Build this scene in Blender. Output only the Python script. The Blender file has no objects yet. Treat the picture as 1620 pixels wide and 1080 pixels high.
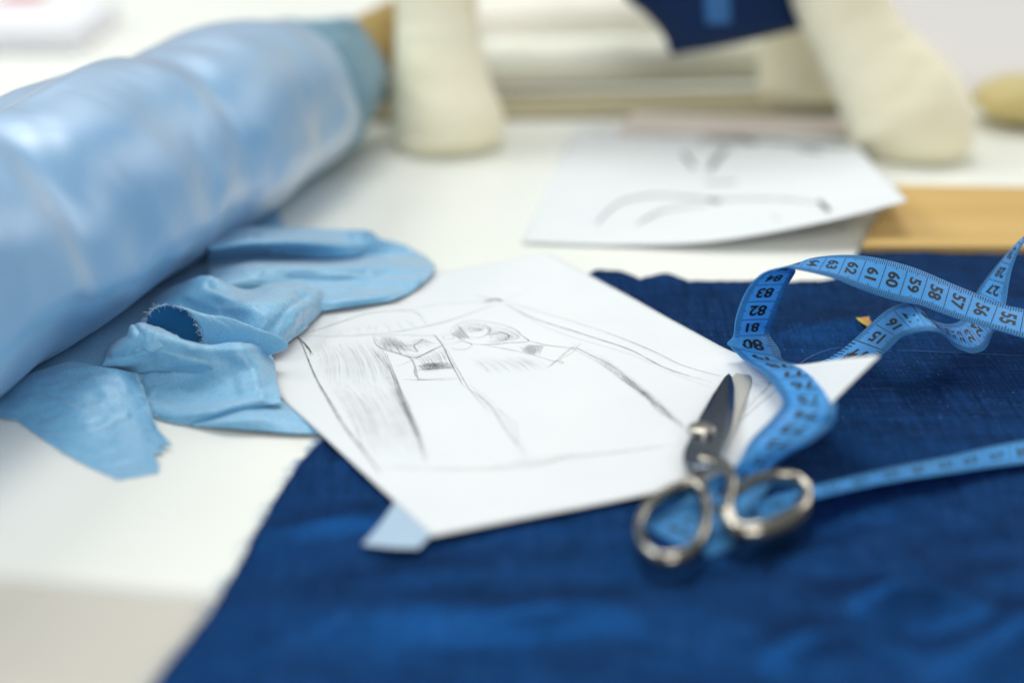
import bpy, bmesh, math, random
import numpy as np
from mathutils import Vector, noise
from mathutils.geometry import delaunay_2d_cdt
R = math.radians
random.seed(7); rng = np.random.default_rng(7)
SC = bpy.context.scene
COL = SC.collection
U = 0.01                                   # all sizes below are in centimetres

# ------------------------------------------------------------------ camera
CAM_H, PITCH, FPX = 23.0, R(23.5), 2250.0
cd = bpy.data.cameras.new('camera'); cam = bpy.data.objects.new('camera', cd); COL.objects.link(cam)
cam.location = (0, 0, CAM_H*U); cam.rotation_euler = (math.pi/2-PITCH, 0, 0)
cd.sensor_width = 36; cd.lens = 50; cd.clip_start = 0.01; cd.clip_end = 60
cd.dof.use_dof = True; cd.dof.focus_distance = 0.548; cd.dof.aperture_fstop = 2.6
SC.camera = cam
# ------------------------------------------------------------------ world
wd = bpy.data.worlds.new('World'); SC.world = wd; wd.use_nodes = True
nt = wd.node_tree; nt.nodes.clear()
wo = nt.nodes.new('ShaderNodeOutputWorld'); bg = nt.nodes.new('ShaderNodeBackground')
tc = nt.nodes.new('ShaderNodeTexCoord'); sx = nt.nodes.new('ShaderNodeSeparateXYZ'); cr = nt.nodes.new('ShaderNodeValToRGB')
nt.links.new(tc.outputs['Generated'], sx.inputs[0])
mr = nt.nodes.new('ShaderNodeMapRange'); mr.inputs[1].default_value = -1; mr.inputs[2].default_value = 1
nt.links.new(sx.outputs['Z'], mr.inputs[0]); nt.links.new(mr.outputs[0], cr.inputs[0])
e = cr.color_ramp.elements
e[0].position = 0.45; e[0].color = (.25, .22, .19, 1); e[1].position = 1.0; e[1].color = (.90, .95, .95, 1)
n_ = cr.color_ramp.elements.new(0.60); n_.color = (.26, .31, .40, 1)
n_ = cr.color_ramp.elements.new(0.75); n_.color = (.62, .68, .72, 1)
nt.links.new(cr.outputs[0], bg.inputs[0]); bg.inputs[1].default_value = 0.40
nt.links.new(bg.outputs[0], wo.inputs[0])
# ------------------------------------------------------------------ lights
def area(name, loc, target, sx_, sy_, power, color):
    l = bpy.data.lights.new(name, 'AREA'); l.shape = 'RECTANGLE'; l.size = sx_; l.size_y = sy_
    l.energy = power; l.color = color
    o = bpy.data.objects.new(name, l); COL.objects.link(o); o.location = loc
    o.rotation_euler = (Vector(target)-Vector(loc)).to_track_quat('-Z', 'Y').to_euler()
    return o
area('window_light', (-1.7, 1.3, 1.6), (0, .6, 0), 1.4, 1.2, 28, (.95, 1.0, .98))
area('side_window_light', (1.9, 2.3, 1.25), (-.1, .6, 0), 1.3, 1.1, 13, (1.0, .97, .91))
area('ceiling_light', (0, 1.55, 2.2), (0, .9, 0), 1.1, 1.1, 27, (1.0, .99, .93))
area('front_fill_light', (.3, -1.2, 1.3), (.05, .6, 0), 1.3, 1.1, 19, (1.0, .97, .91))  # unseen fill added to brighten surfaces that face the camera
# ------------------------------------------------------------------ exposure
SC.view_settings.view_transform = 'Standard'; SC.view_settings.look = 'None'
SC.view_settings.exposure = 0.0; SC.view_settings.gamma = 1.0; SC.view_settings.use_curve_mapping = False
SC.render.engine = 'CYCLES'; SC.cycles.use_denoising = True; SC.cycles.max_bounces = 8; SC.cycles.transparent_max_bounces = 96

# ------------------------------------------------------------------ helpers
FWD = np.array([0, math.cos(PITCH), -math.sin(PITCH)]); UPV = np.array([0, math.sin(PITCH), math.cos(PITCH)])
RGT = np.array([1., 0, 0]); EYE = np.array([0, 0, CAM_H])
def ray(u, v): return (u-810)/FPX*RGT-(v-540)/FPX*UPV+FWD
def W(u, v, z=0.0):
    "point at height z (cm) where the photograph shows pixel u, v"
    d = ray(u, v); return EYE+d*((z-CAM_H)/d[2])
def WD(u, v, depth): return EYE+ray(u, v)*depth
def proj(P):
    Q = np.asarray(P, float)-EYE; Z = Q@FWD
    return np.stack([810+FPX*Q[..., 0]/Z, 540-FPX*(Q@UPV)/Z], -1)
def fbm(x, y, z=0., o=4): return noise.fractal(Vector((x, y, z)), 0.6, 2.0, o)
def smooth(a, b, x):
    t = np.clip((x-a)/(b-a), 0, 1); return t*t*(3-2*t)

def mesh_obj(name, V, F, m, parent=None, smooth_=True):
    me = bpy.data.meshes.new(name); me.from_pydata([tuple(np.asarray(v)*U) for v in V], [], F); me.update()
    if smooth_: me.polygons.foreach_set('use_smooth', [True]*len(me.polygons))
    o = bpy.data.objects.new(name, me); COL.objects.link(o)
    if m: me.materials.append(m)
    if parent:
        o.parent = parent
        o.matrix_parent_inverse = parent.matrix_world.inverted()
    return o
def tag(o, label=None, cat=None, group=None, kind=None):
    if label: o['label'] = label
    if cat: o['category'] = cat
    if group: o['group'] = group
    if kind: o['kind'] = kind
    return o
def empty(name, loc, label, cat, group=None):
    o = bpy.data.objects.new(name, None); COL.objects.link(o); o.location = tuple(np.asarray(loc)*U)
    o.empty_display_size = .02
    bpy.context.view_layer.update()
    return tag(o, label, cat, group)
def solid(o, t, off=-1):
    md = o.modifiers.new('thickness', 'SOLIDIFY'); md.thickness = t*U; md.offset = off; md.use_even_offset = False
    return o
def subsurf(o, n=1):
    md = o.modifiers.new('smooth', 'SUBSURF'); md.levels = n; md.render_levels = n; return o
def grid_faces(nr, nc, closed=False):
    F = []
    for i in range(nr-1):
        for j in range(nc if closed else nc-1):
            k = (j+1) % nc
            F.append((i*nc+j, i*nc+k, (i+1)*nc+k, (i+1)*nc+j))
    return F
def cr_interp(P, n):
    "Catmull-Rom through the points along axis 0, n samples"
    P = np.asarray(P, float); m = len(P)
    t = np.linspace(0, m-1, n); i = np.clip(t.astype(int), 0, m-2); f = (t-i).reshape((-1,)+(1,)*(P.ndim-1))
    Pe = np.concatenate([2*P[:1]-P[1:2], P, 2*P[-1:]-P[-2:-1]])
    a, b, c, d = Pe[i], Pe[i+1], Pe[i+2], Pe[i+3]
    return .5*(2*b+(c-a)*f+(2*a-5*b+4*c-d)*f**2+(3*b-a-3*c+d)*f**3)
def net(rows, nr, nc):
    "smooth surface through a net of (u, v, z) stations"
    P = np.array([[W(*p) for p in r] for r in rows])
    P = cr_interp(P, nr); P = np.swapaxes(cr_interp(np.swapaxes(P, 0, 1), nc), 0, 1)
    return P
def normals(P):
    du = np.gradient(P, axis=0); dv = np.gradient(P, axis=1); n = np.cross(du, dv)
    return n/(np.linalg.norm(n, axis=-1, keepdims=True)+1e-9)
def box_vf(x0, x1, y0, y1, z0, z1):
    V = [(x, y, z) for z in (z0, z1) for y in (y0, y1) for x in (x0, x1)]
    F = [(0, 2, 3, 1), (4, 5, 7, 6), (0, 1, 5, 4), (2, 6, 7, 3), (0, 4, 6, 2), (1, 3, 7, 5)]
    return V, F
def bevel(o, w, n=3):
    md = o.modifiers.new('bevel', 'BEVEL'); md.width = w*U; md.segments = n; md.limit_method = 'ANGLE'; return o
def prism(poly, t):
    "outline (3-D points) extruded downward by t"
    n = len(poly); V = [np.asarray(p) for p in poly]+[np.asarray(p)-np.array([0, 0, t]) for p in poly]
    F = [tuple(range(n)), tuple(range(2*n-1, n-1, -1))]+[(i, i+n, (i+1) % n+n, (i+1) % n) for i in range(n)]
    return V, F
def sweep(P, ra, rb, closed=False, ns=16, upv=(0, 0, 1), caps=True):
    "tube along P; ra = half width sideways, rb = half height along upv"
    P = np.asarray(P, float); n = len(P)
    T = np.roll(P, -1, 0)-np.roll(P, 1, 0) if closed else np.gradient(P, axis=0)
    T /= np.linalg.norm(T, axis=1, keepdims=True)+1e-9
    ra = np.broadcast_to(ra, n); rb = np.broadcast_to(rb, n); upv = np.broadcast_to(np.asarray(upv, float), (n, 3))
    S = np.cross(T, upv); S /= np.linalg.norm(S, axis=1, keepdims=True)+1e-9
    B = np.cross(S, T)
    V = []; a = np.linspace(0, 2*np.pi, ns, endpoint=False)
    for i in range(n):
        for k in a: V.append(P[i]+S[i]*ra[i]*math.cos(k)+B[i]*rb[i]*math.sin(k))
    F = grid_faces(n, ns, True)
    if closed:
        for j in range(ns): F.append(((n-1)*ns+j, (n-1)*ns+(j+1) % ns, (j+1) % ns, j))
    elif caps:
        F.append(tuple(range(ns-1, -1, -1))); F.append(tuple((n-1)*ns+j for j in range(ns)))
    return V, F
def join(parts):
    V, F = [], []
    for v, f in parts:
        k = len(V); V += list(v); F += [tuple(i+k for i in q) for q in f]
    return V, F

# ------------------------------------------------------------------ materials
def mat(name, color, rough=.6, spec=.5, metallic=0, **kw):
    m = bpy.data.materials.new(name); m.use_nodes = True; b = m.node_tree.nodes['Principled BSDF']
    b.inputs['Base Color'].default_value = (*color, 1); b.inputs['Roughness'].default_value = rough
    b.inputs['Specular IOR Level'].default_value = spec; b.inputs['Metallic'].default_value = metallic
    for k, v in kw.items(): b.inputs[k.replace('_', ' ')].default_value = v
    return m
def nodes(m): return m.node_tree.nodes, m.node_tree.links, m.node_tree.nodes['Principled BSDF']
def add_noise_color(m, c1, c2, scale, detail=4, lo=.35, hi=.65, stretch=None):
    N, L, b = nodes(m)
    t = N.new('ShaderNodeTexCoord'); n = N.new('ShaderNodeTexNoise'); r = N.new('ShaderNodeValToRGB')
    n.inputs['Scale'].default_value = scale; n.inputs['Detail'].default_value = detail
    src = t.outputs['Object']
    if stretch:
        mp = N.new('ShaderNodeMapping'); mp.inputs['Scale'].default_value = stretch; L.new(src, mp.inputs[0]); src = mp.outputs[0]
    L.new(src, n.inputs['Vector']); L.new(n.outputs['Fac'], r.inputs[0])
    r.color_ramp.elements[0].position = lo; r.color_ramp.elements[0].color = (*c1, 1)
    r.color_ramp.elements[1].position = hi; r.color_ramp.elements[1].color = (*c2, 1)
    L.new(r.outputs[0], b.inputs['Base Color']); return r
def add_bump(m, scale, strength, dist=.0003, stretch=None, detail=3):
    N, L, b = nodes(m)
    t = N.new('ShaderNodeTexCoord'); n = N.new('ShaderNodeTexNoise'); bp = N.new('ShaderNodeBump')
    n.inputs['Scale'].default_value = scale; n.inputs['Detail'].default_value = detail
    src = t.outputs['Object']
    if stretch:
        mp = N.new('ShaderNodeMapping'); mp.inputs['Scale'].default_value = stretch; L.new(src, mp.inputs[0]); src = mp.outputs[0]
    L.new(src, n.inputs['Vector']); L.new(n.outputs['Fac'], bp.inputs['Height'])
    bp.inputs['Strength'].default_value = strength; bp.inputs['Distance'].default_value = dist
    if b.inputs['Normal'].is_linked: L.new(b.inputs['Normal'].links[0].from_socket, bp.inputs['Normal'])
    L.new(bp.outputs[0], b.inputs['Normal'])

M_table = mat('white_laminate', (.86, .875, .83), .38, .35); add_noise_color(M_table, (.845, .865, .815), (.875, .885, .845), 9)
M_table2 = mat('table_shade_grey', (.60, .57, .51), .5, .35); add_noise_color(M_table2, (.58, .555, .50), (.62, .59, .53), 7)  # greyer tone stands for a soft shadow on the near tabletop
M_paper = mat('white_paper', (.75, .775, .80), .8, .2); add_bump(M_paper, 900, .25, .00015); add_noise_color(M_paper, (.735, .765, .795), (.76, .785, .808), 30)

def satin(name, c1, c2, rough, g_rough, g0, g1, bump):
    m = mat(name, c1, rough, .35, 0, Anisotropic=.4, Sheen_Weight=.2, Sheen_Roughness=.5)
    N, L, b = nodes(m); b.inputs['Sheen Tint'].default_value = (.75, .87, 1, 1)
    add_noise_color(m, c1, c2, 14, 3, .3, .7)
    g = N.new('ShaderNodeBsdfAnisotropic') if hasattr(bpy.types, 'ShaderNodeBsdfAnisotropic') else N.new('ShaderNodeBsdfGlossy')
    g.inputs['Color'].default_value = (.90, .88, .89, 1); g.inputs['Roughness'].default_value = g_rough
    src = b.inputs['Base Color'].links[0].from_socket
    tcg = N.new('ShaderNodeTexCoord'); mpg = N.new('ShaderNodeMapping'); mpg.inputs['Scale'].default_value = (1, .3, 1); L.new(tcg.outputs['Object'], mpg.inputs[0])
    ng = N.new('ShaderNodeTexNoise'); ng.inputs['Scale'].default_value = 1900; ng.inputs['Detail'].default_value = 2; L.new(mpg.outputs[0], ng.inputs['Vector'])
    mg = N.new('ShaderNodeMapRange'); mg.inputs[1].default_value = .3; mg.inputs[2].default_value = .7; mg.inputs[3].default_value = 1-bump*.6; mg.inputs[4].default_value = 1+bump*.5; L.new(ng.outputs['Fac'], mg.inputs[0])
    vm = N.new('ShaderNodeVectorMath'); vm.operation = 'SCALE'; L.new(src, vm.inputs[0]); L.new(mg.outputs[0], vm.inputs['Scale']); L.new(vm.outputs[0], b.inputs['Base Color'])
    lw = N.new('ShaderNodeLayerWeight'); lw.inputs['Blend'].default_value = .5
    mrn = N.new('ShaderNodeMapRange'); mrn.inputs[1].default_value = .45; mrn.inputs[2].default_value = .92; mrn.inputs[3].default_value = g0; mrn.inputs[4].default_value = g1
    L.new(lw.outputs['Facing'], mrn.inputs[0])
    mx = N.new('ShaderNodeMixShader'); L.new(mrn.outputs[0], mx.inputs[0]); L.new(b.outputs[0], mx.inputs[1]); L.new(g.outputs[0], mx.inputs[2])
    L.new(mx.outputs[0], N['Material Output'].inputs['Surface'])
    add_bump(m, 2600, bump, .0002, (1, .35, 1)); add_bump(m, 3400, bump, .0002, (.25, 1, 1)); L.new(b.inputs['Normal'].links[0].from_socket, g.inputs['Normal'])
    return m
M_satin = satin('pale_blue_satin', (.10, .37, .71), (.14, .43, .77), .55, .42, .22, .72, .03)
M_scrap = satin('blue_satin_offcut', (.145, .42, .67), (.18, .465, .71), .75, .45, .08, .50, .30)
M_inner = mat('satin_curl_shade', (.015, .13, .32), .6, .3); add_bump(M_inner, 1500, .3)  # deep blue puts the shade inside the curl into the cloth colour
M_endshade = mat('satin_end_shade', (.13, .29, .40), .55, .3, Sheen_Weight=.2); add_bump(M_endshade, 900, .3)  # duller teal carries the shade of the roll's far end
M_thread = mat('pale_blue_thread', (.50, .68, .82), .7, .2)

M_navy = mat('navy_taffeta', (.012, .05, .19), .6, .02, Sheen_Weight=0.0, Sheen_Roughness=.45)
def build_navy(m):
    N, L, b = nodes(m); b.inputs['Sheen Tint'].default_value = (.15, .42, .95, 1)
    t = N.new('ShaderNodeTexCoord')
    # weave
    w1 = N.new('ShaderNodeTexWave'); w1.wave_type = 'BANDS'; w1.bands_direction = 'X'; w1.inputs['Scale'].default_value = 520; w1.inputs['Distortion'].default_value = 2.5; w1.inputs['Detail Scale'].default_value = 4
    w2 = N.new('ShaderNodeTexWave'); w2.wave_type = 'BANDS'; w2.bands_direction = 'Y'; w2.inputs['Scale'].default_value = 520; w2.inputs['Distortion'].default_value = 2.5; w2.inputs['Detail Scale'].default_value = 4
    L.new(t.outputs['Object'], w1.inputs['Vector']); L.new(t.outputs['Object'], w2.inputs['Vector'])
    mu = N.new('ShaderNodeMath'); mu.operation = 'MULTIPLY'; L.new(w1.outputs['Fac'], mu.inputs[0]); L.new(w2.outputs['Fac'], mu.inputs[1])
    # slubs: short pale threads
    mp = N.new('ShaderNodeMapping'); mp.inputs['Scale'].default_value = (1, .22, 1); L.new(t.outputs['Object'], mp.inputs[0])
    ns = N.new('ShaderNodeTexNoise'); ns.inputs['Scale'].default_value = 1300; ns.inputs['Detail'].default_value = 2; L.new(mp.outputs[0], ns.inputs['Vector'])
    rs = N.new('ShaderNodeValToRGB'); rs.color_ramp.elements[0].position = .63; rs.color_ramp.elements[1].position = .80; L.new(ns.outputs['Fac'], rs.inputs[0])
    mp2 = N.new('ShaderNodeMapping'); mp2.inputs['Scale'].default_value = (.2, 1, 1); L.new(t.outputs['Object'], mp2.inputs[0])
    ns2 = N.new('ShaderNodeTexNoise'); ns2.inputs['Scale'].default_value = 1500; ns2.inputs['Detail'].default_value = 2; L.new(mp2.outputs[0], ns2.inputs['Vector'])
    rs2 = N.new('ShaderNodeValToRGB'); rs2.color_ramp.elements[0].position = .64; rs2.color_ramp.elements[1].position = .82; L.new(ns2.outputs['Fac'], rs2.inputs[0])
    mxs = N.new('ShaderNodeMath'); mxs.operation = 'MAXIMUM'; L.new(rs.outputs[0], mxs.inputs[0]); L.new(rs2.outputs[0], mxs.inputs[1])
    nl = N.new('ShaderNodeTexNoise'); nl.inputs['Scale'].default_value = 26; nl.inputs['Detail'].default_value = 5; L.new(t.outputs['Object'], nl.inputs['Vector'])
    th = []
    for sc3 in ((1, .03, 1), (.03, 1, 1)):
        m3 = N.new('ShaderNodeMapping'); m3.inputs['Scale'].default_value = sc3; L.new(t.outputs['Object'], m3.inputs[0])
        n3 = N.new('ShaderNodeTexNoise'); n3.inputs['Scale'].default_value = 1100; n3.inputs['Detail'].default_value = 1; L.new(m3.outputs[0], n3.inputs['Vector']); th.append(n3)
    ta = N.new('ShaderNodeMath'); ta.operation = 'ADD'; L.new(th[0].outputs['Fac'], ta.inputs[0]); L.new(th[1].outputs['Fac'], ta.inputs[1])
    tm = N.new('ShaderNodeMapRange'); tm.inputs[1].default_value = .75; tm.inputs[2].default_value = 1.25; tm.inputs[3].default_value = .26; tm.inputs[4].default_value = .92; L.new(ta.outputs[0], tm.inputs[0])
    c = N.new('ShaderNodeMix'); c.data_type = 'RGBA'; c.inputs['A'].default_value = (.006, .024, .085, 1); c.inputs['B'].default_value = (.009, .036, .125, 1); L.new(nl.outputs['Fac'], c.inputs['Factor'])
    c2 = N.new('ShaderNodeMix'); c2.data_type = 'RGBA'; L.new(mu.outputs[0], c2.inputs['Factor']); L.new(c.outputs['Result'], c2.inputs['A']); c2.inputs['B'].default_value = (.012, .042, .145, 1)
    c3 = N.new('ShaderNodeMix'); c3.data_type = 'RGBA'; L.new(mxs.outputs[0], c3.inputs['Factor']); L.new(c2.outputs['Result'], c3.inputs['A']); c3.inputs['B'].default_value = (.07, .18, .38, 1)
    tv = N.new('ShaderNodeVectorMath'); tv.operation = 'SCALE'; L.new(c3.outputs['Result'], tv.inputs[0]); L.new(tm.outputs[0], tv.inputs['Scale']); L.new(tv.outputs[0], b.inputs['Base Color'])
    bp = N.new('ShaderNodeBump'); bp.inputs['Strength'].default_value = .35; bp.inputs['Distance'].default_value = .0002; L.new(mu.outputs[0], bp.inputs['Height'])
    L.new(bp.outputs[0], b.inputs['Normal'])
    g = N.new('ShaderNodeBsdfGlossy'); g.inputs['Color'].default_value = (.012, .20, .72, 1); g.inputs['Roughness'].default_value = .25; L.new(bp.outputs[0], g.inputs['Normal'])
    mx = N.new('ShaderNodeMixShader'); mx.inputs[0].default_value = .115; L.new(b.outputs[0], mx.inputs[1]); L.new(g.outputs[0], mx.inputs[2])
    L.new(mx.outputs[0], N['Material Output'].inputs['Surface'])
build_navy(M_navy)
M_thread2 = mat('blue_slub_thread', (.12, .26, .52), .7, .2)
M_navythread = mat('navy_thread', (.10, .24, .48), .7, .2)
M_garment = mat('navy_cotton', (.006, .024, .085), .75, .15); add_bump(M_garment, 700, .3)
M_stripe = mat('blue_ribbon_trim', (.03, .14, .37), .5, .4)

M_tape = mat('blue_tape', (.10, .45, .90), .4, .3); add_noise_color(M_tape, (.09, .425, .88), (.115, .48, .92), 60, 4, .3, .7, (1, 1, 1)); add_bump(M_tape, 1500, .15)
def tape_translucent(m):
    N, L, b = nodes(m); t = N.new('ShaderNodeBsdfTranslucent'); t.inputs['Color'].default_value = (.14, .52, .97, 1)
    mx = N.new('ShaderNodeMixShader'); mx.inputs[0].default_value = .38
    L.new(b.outputs[0], mx.inputs[1]); L.new(t.outputs[0], mx.inputs[2]); L.new(mx.outputs[0], N['Material Output'].inputs['Surface'])
tape_translucent(M_tape)
M_ink = mat('black_ink', (.012, .016, .03), .5, .3)
M_steel = mat('polished_steel', (.36, .335, .29), .16, .5, 1.0); add_bump(M_steel, 160, .08, .0003)
M_screw = mat('worn_screw_steel', (.40, .38, .34), .3, .5, 1.0)
M_blade = mat('blade_dark_reflection', (.20, .235, .31), .2, .5, 1.0, Anisotropic=.5); add_bump(M_blade, 700, .12, .0002, (1, .08, 1))  # dark blue reflection on the upper blade put into the steel colour
M_blade2 = mat('lit_blade_steel', (.60, .58, .50), .5, .5, .55); add_bump(M_blade2, 500, .15, .0002)  # lighter copy of the blade steel, its brightness put into the colour
M_cream = mat('cream_jersey', (.95, .90, .69), .85, .2, Sheen_Weight=.15); add_bump(M_cream, 420, .2, .0004); add_noise_color(M_cream, (.94, .89, .67), (.955, .91, .71), 25)
M_kraft = mat('kraft_board', (.59, .385, .13), .6, .3); add_noise_color(M_kraft, (.55, .355, .115), (.63, .425, .16), 18, 5, .3, .7, (.3, 2.0, 1))
M_gold = mat('olive_gold_cloth', (.62, .51, .22), .6, .4, Sheen_Weight=.2); add_noise_color(M_gold, (.60, .49, .20), (.64, .54, .25), 30)
M_foil = mat('gold_foil', (.52, .27, .03), .35, .5, .5)
M_foil2 = mat('yellow_edge', (.85, .68, .08), .5, .4)
M_tube = mat('cardboard_tube', (.36, .25, .09), .75, .2); add_noise_color(M_tube, (.32, .22, .075), (.40, .29, .11), 40)
M_whitecloth = mat('white_cotton', (.88, .89, .82), .85, .2); add_bump(M_whitecloth, 300, .4, .0006)
M_pinkcloth = mat('pinkish_cotton', (.86, .83, .78), .85, .2); add_bump(M_pinkcloth, 300, .4, .0006)
M_brown = mat('olive_brown_shade', (.40, .36, .25), .7, .2); add_noise_color(M_brown, (.37, .33, .22), (.43, .385, .27), 12, 5, .3, .7, (.2, 3, 1))  # brown that stands for the shade under the rear roll
M_pink = mat('pale_pink_card', (.66, .59, .55), .7, .2); add_noise_color(M_pink, (.64, .57, .53), (.68, .61, .57), 20)
M_greysheet = mat('pale_grey_sheet', (.62, .595, .58), .75, .2); add_noise_color(M_greysheet, (.60, .575, .56), (.64, .615, .60), 6)
M_box = mat('lilac_white_card', (.80, .80, .86), .6, .3); add_noise_color(M_box, (.78, .78, .84), (.82, .82, .87), 15)
M_red = mat('red_print', (.55, .06, .06), .5, .3)

def graphite(name, dens):
    m = bpy.data.materials.new(name); m.use_nodes = True; N, L, b = nodes(m)
    b.inputs['Base Color'].default_value = (.10, .115, .125, 1); b.inputs['Roughness'].default_value = .6
    t = N.new('ShaderNodeTexCoord'); n = N.new('ShaderNodeTexNoise'); n.inputs['Scale'].default_value = 2600; n.inputs['Detail'].default_value = 2
    L.new(t.outputs['Object'], n.inputs['Vector'])
    n2 = N.new('ShaderNodeTexNoise'); n2.inputs['Scale'].default_value = 160; L.new(t.outputs['Object'], n2.inputs['Vector'])
    ad = N.new('ShaderNodeMath'); ad.operation = 'MULTIPLY_ADD'; ad.inputs[1].default_value = .4; L.new(n2.outputs['Fac'], ad.inputs[0]); L.new(n.outputs['Fac'], ad.inputs[2])
    r = N.new('ShaderNodeMapRange'); r.inputs[1].default_value = .52; r.inputs[2].default_value = .84
    r.inputs[3].default_value = dens*.12; r.inputs[4].default_value = dens
    L.new(ad.outputs[0], r.inputs[0])
    tr = N.new('ShaderNodeBsdfTransparent'); mx = N.new('ShaderNodeMixShader')
    L.new(r.outputs[0], mx.inputs[0]); L.new(tr.outputs[0], mx.inputs[1]); L.new(b.outputs[0], mx.inputs[2])
    L.new(mx.outputs[0], N['Material Output'].inputs['Surface'])
    return m
M_pencil = [graphite('graphite_light', .13), graphite('graphite_mid', .44), graphite('graphite_dark', .66), graphite('graphite_smudge', .03)]

# ================================================================== SETTING: the table
edgeL, edgeR = W(-400, 872), W(700, 980)
def slab(name, poly, m, zt, zb):
    V, F = prism([np.array([p[0], p[1], zt]) for p in poly], zt-zb)
    o = mesh_obj(name, V, F, m, None, False); o['kind'] = 'structure'; return o
sl = (edgeR[1]-edgeL[1])/(edgeR[0]-edgeL[0])
def ey(x): return edgeL[1]+(x-edgeL[0])*sl
slab('table', [(-160, ey(-160)+.002), (160, ey(160)+.002), (160, 230), (-160, 230)], M_table, 0, -2.5)
tb = bpy.data.objects['table'].modifiers.new('rounded_edge', 'BEVEL'); tb.width = .9*U; tb.segments = 8; tb.limit_method = 'ANGLE'
slab('table_shade_board', [(-160, -20), (160, -20), (160, ey(160)-.02), (-160, ey(-160)-.02)], M_table2, -.35, -2.5)  # added darker board in place of the shadow across the near table

# ================================================================== NAVY CLOTH
FT, FL_, FB, FR = (np.array(p, float) for p in ((1.70, 62.24, .42), (-13.41, 54.70, .42), (-2.39, 37.15, .42), (13.30, 43.08, .42)))
PC = ((FT+FL_+FB+FR)/4)[:2]
def paper_mask(x, y):
    d = np.hypot(x-PC[0], y-PC[1]); return smooth(9., 14., d)
left_edge = [(560, 640), (518, 697), (490, 722), (470, 745), (440, 790), (412, 842), (375, 905), (335, 975), (290, 1030), (250, 1080), (205, 1140), (150, 1230)]
LE = np.array([W(*p)[:2] for p in left_edge][::-1])
def LEFT_X(y): return float(np.interp(y, LE[:, 1], LE[:, 0]))
NAVY_W = [(*W(u, v)[:2], a_, b_, c_) for u, v, a_, b_, c_ in ((540, 832, 1.6, .5, .5), (850, 985, 2.2, .5, .45), (1400, 968, 1.4, .6, .9), (1290, 1030, 1.3, .6, .9), (1560, 930, 1.6, .5, .5), (640, 925, 2.4, .7, .3), (560, 735, .8, .5, .2))]
def navy_z(x, y):
    m = float(paper_mask(np.float64(x), np.float64(y)))
    near = float(smooth(46, 36, np.float64(y)))
    a = (.05+.11*m*(.5+.5*near))*float(.15+.85*smooth(.3, 3.5, np.float64(x-LEFT_X(y))))*(1-.8*math.exp(-((x+5.5)/3)**2-((y-37)/2.2)**2))
    n = fbm(x*.16+3.1, y*.32+1.7, .3, 5)
    cr_ = 1-abs(fbm(x*.24+y*.10+8, y*.45-x*.05, 2.2, 3))*2.2
    z = .14+a*(n*.75+.45*max(cr_, 0)**2)
    # soft folds at the right, behind the tape
    z += .35*math.exp(-((y-54.5-.25*(x-16))/1.4)**2)*float(smooth(9.5, 13, np.float64(x)))
    z += .75*math.exp(-((x-14.5)/2.6)**2-((y-32.2-.4*(x-14))/1.0)**2)+.5*math.exp(-((x-12)/2.5)**2-((y-33.6+.2*(x-12))/.7)**2)
    z += .4*math.exp(-((x+1.5)/4)**2-((y-33.5)/.9)**2)+.2*math.exp(-((x+9.5)/2.)**2-((y-37.6)/.8)**2)
    for wx, wy, sx2, sy2, am in NAVY_W:
        q = ((x-wx)/sx2)**2+((y-wy-.25*(x-wx))/sy2)**2
        if q < 9: z += .55*am*math.exp(-q)
    return max(z, .06)
top_edge = [(1720, 400), (1660, 396), (1620, 399), (1580, 392), (1540, 397), (1500, 388), (1450, 393), (1400, 386), (1365, 392), (1340, 430), (1318, 447), (1240, 455), (1160, 452), (1090, 450), (1055, 439), (1010, 447), (985, 436), (945, 432), (880, 470), (760, 540)]
out = [W(*p)[:2] for p in left_edge]+[np.array([-6, 18.]), np.array([40., 18.]), np.array([40., W(1720, 400)[1]])]+[W(*p)[:2] for p in top_edge]
poly = []
for i in range(len(out)):
    a, b = out[i], out[(i+1) % len(out)]; L_ = np.linalg.norm(b-a); n = max(1, int(L_/.25))
    rag = 0 if L_ > 12 else (.5 if i < len(left_edge) else 1.)
    for k in range(n):
        p = a+(b-a)*k/n; q = p+rag*np.array([fbm(p[0]*1.1, p[1]*1.1, 5)*.09+rng.normal()*.01, fbm(p[0]*1.1, p[1]*1.1, 9)*.09+rng.normal()*.01])
        poly.append(q)
inner = []
for x in np.arange(-16, 40, .38):
    for y in np.arange(18, 66, .38):
        if x > 24 and rng.random() > .2: continue
        inner.append((x+rng.normal()*.05, y+rng.normal()*.05))
cv = [Vector(p) for p in poly]+[Vector(p) for p in inner]
ce = [(i, (i+1) % len(poly)) for i in range(len(poly))]
v2, e2, f2, *_ = delaunay_2d_cdt(cv, ce, [], 1, 1e-5)
navy = mesh_obj('navy_cloth', [(p.x, p.y, navy_z(p.x, p.y)) for p in v2], [tuple(f) for f in f2], M_navy)
tag(navy, 'large dark navy cloth with frayed edges lying on the table under the scissors', 'cloth')
solid(navy, .04, 1)
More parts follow.
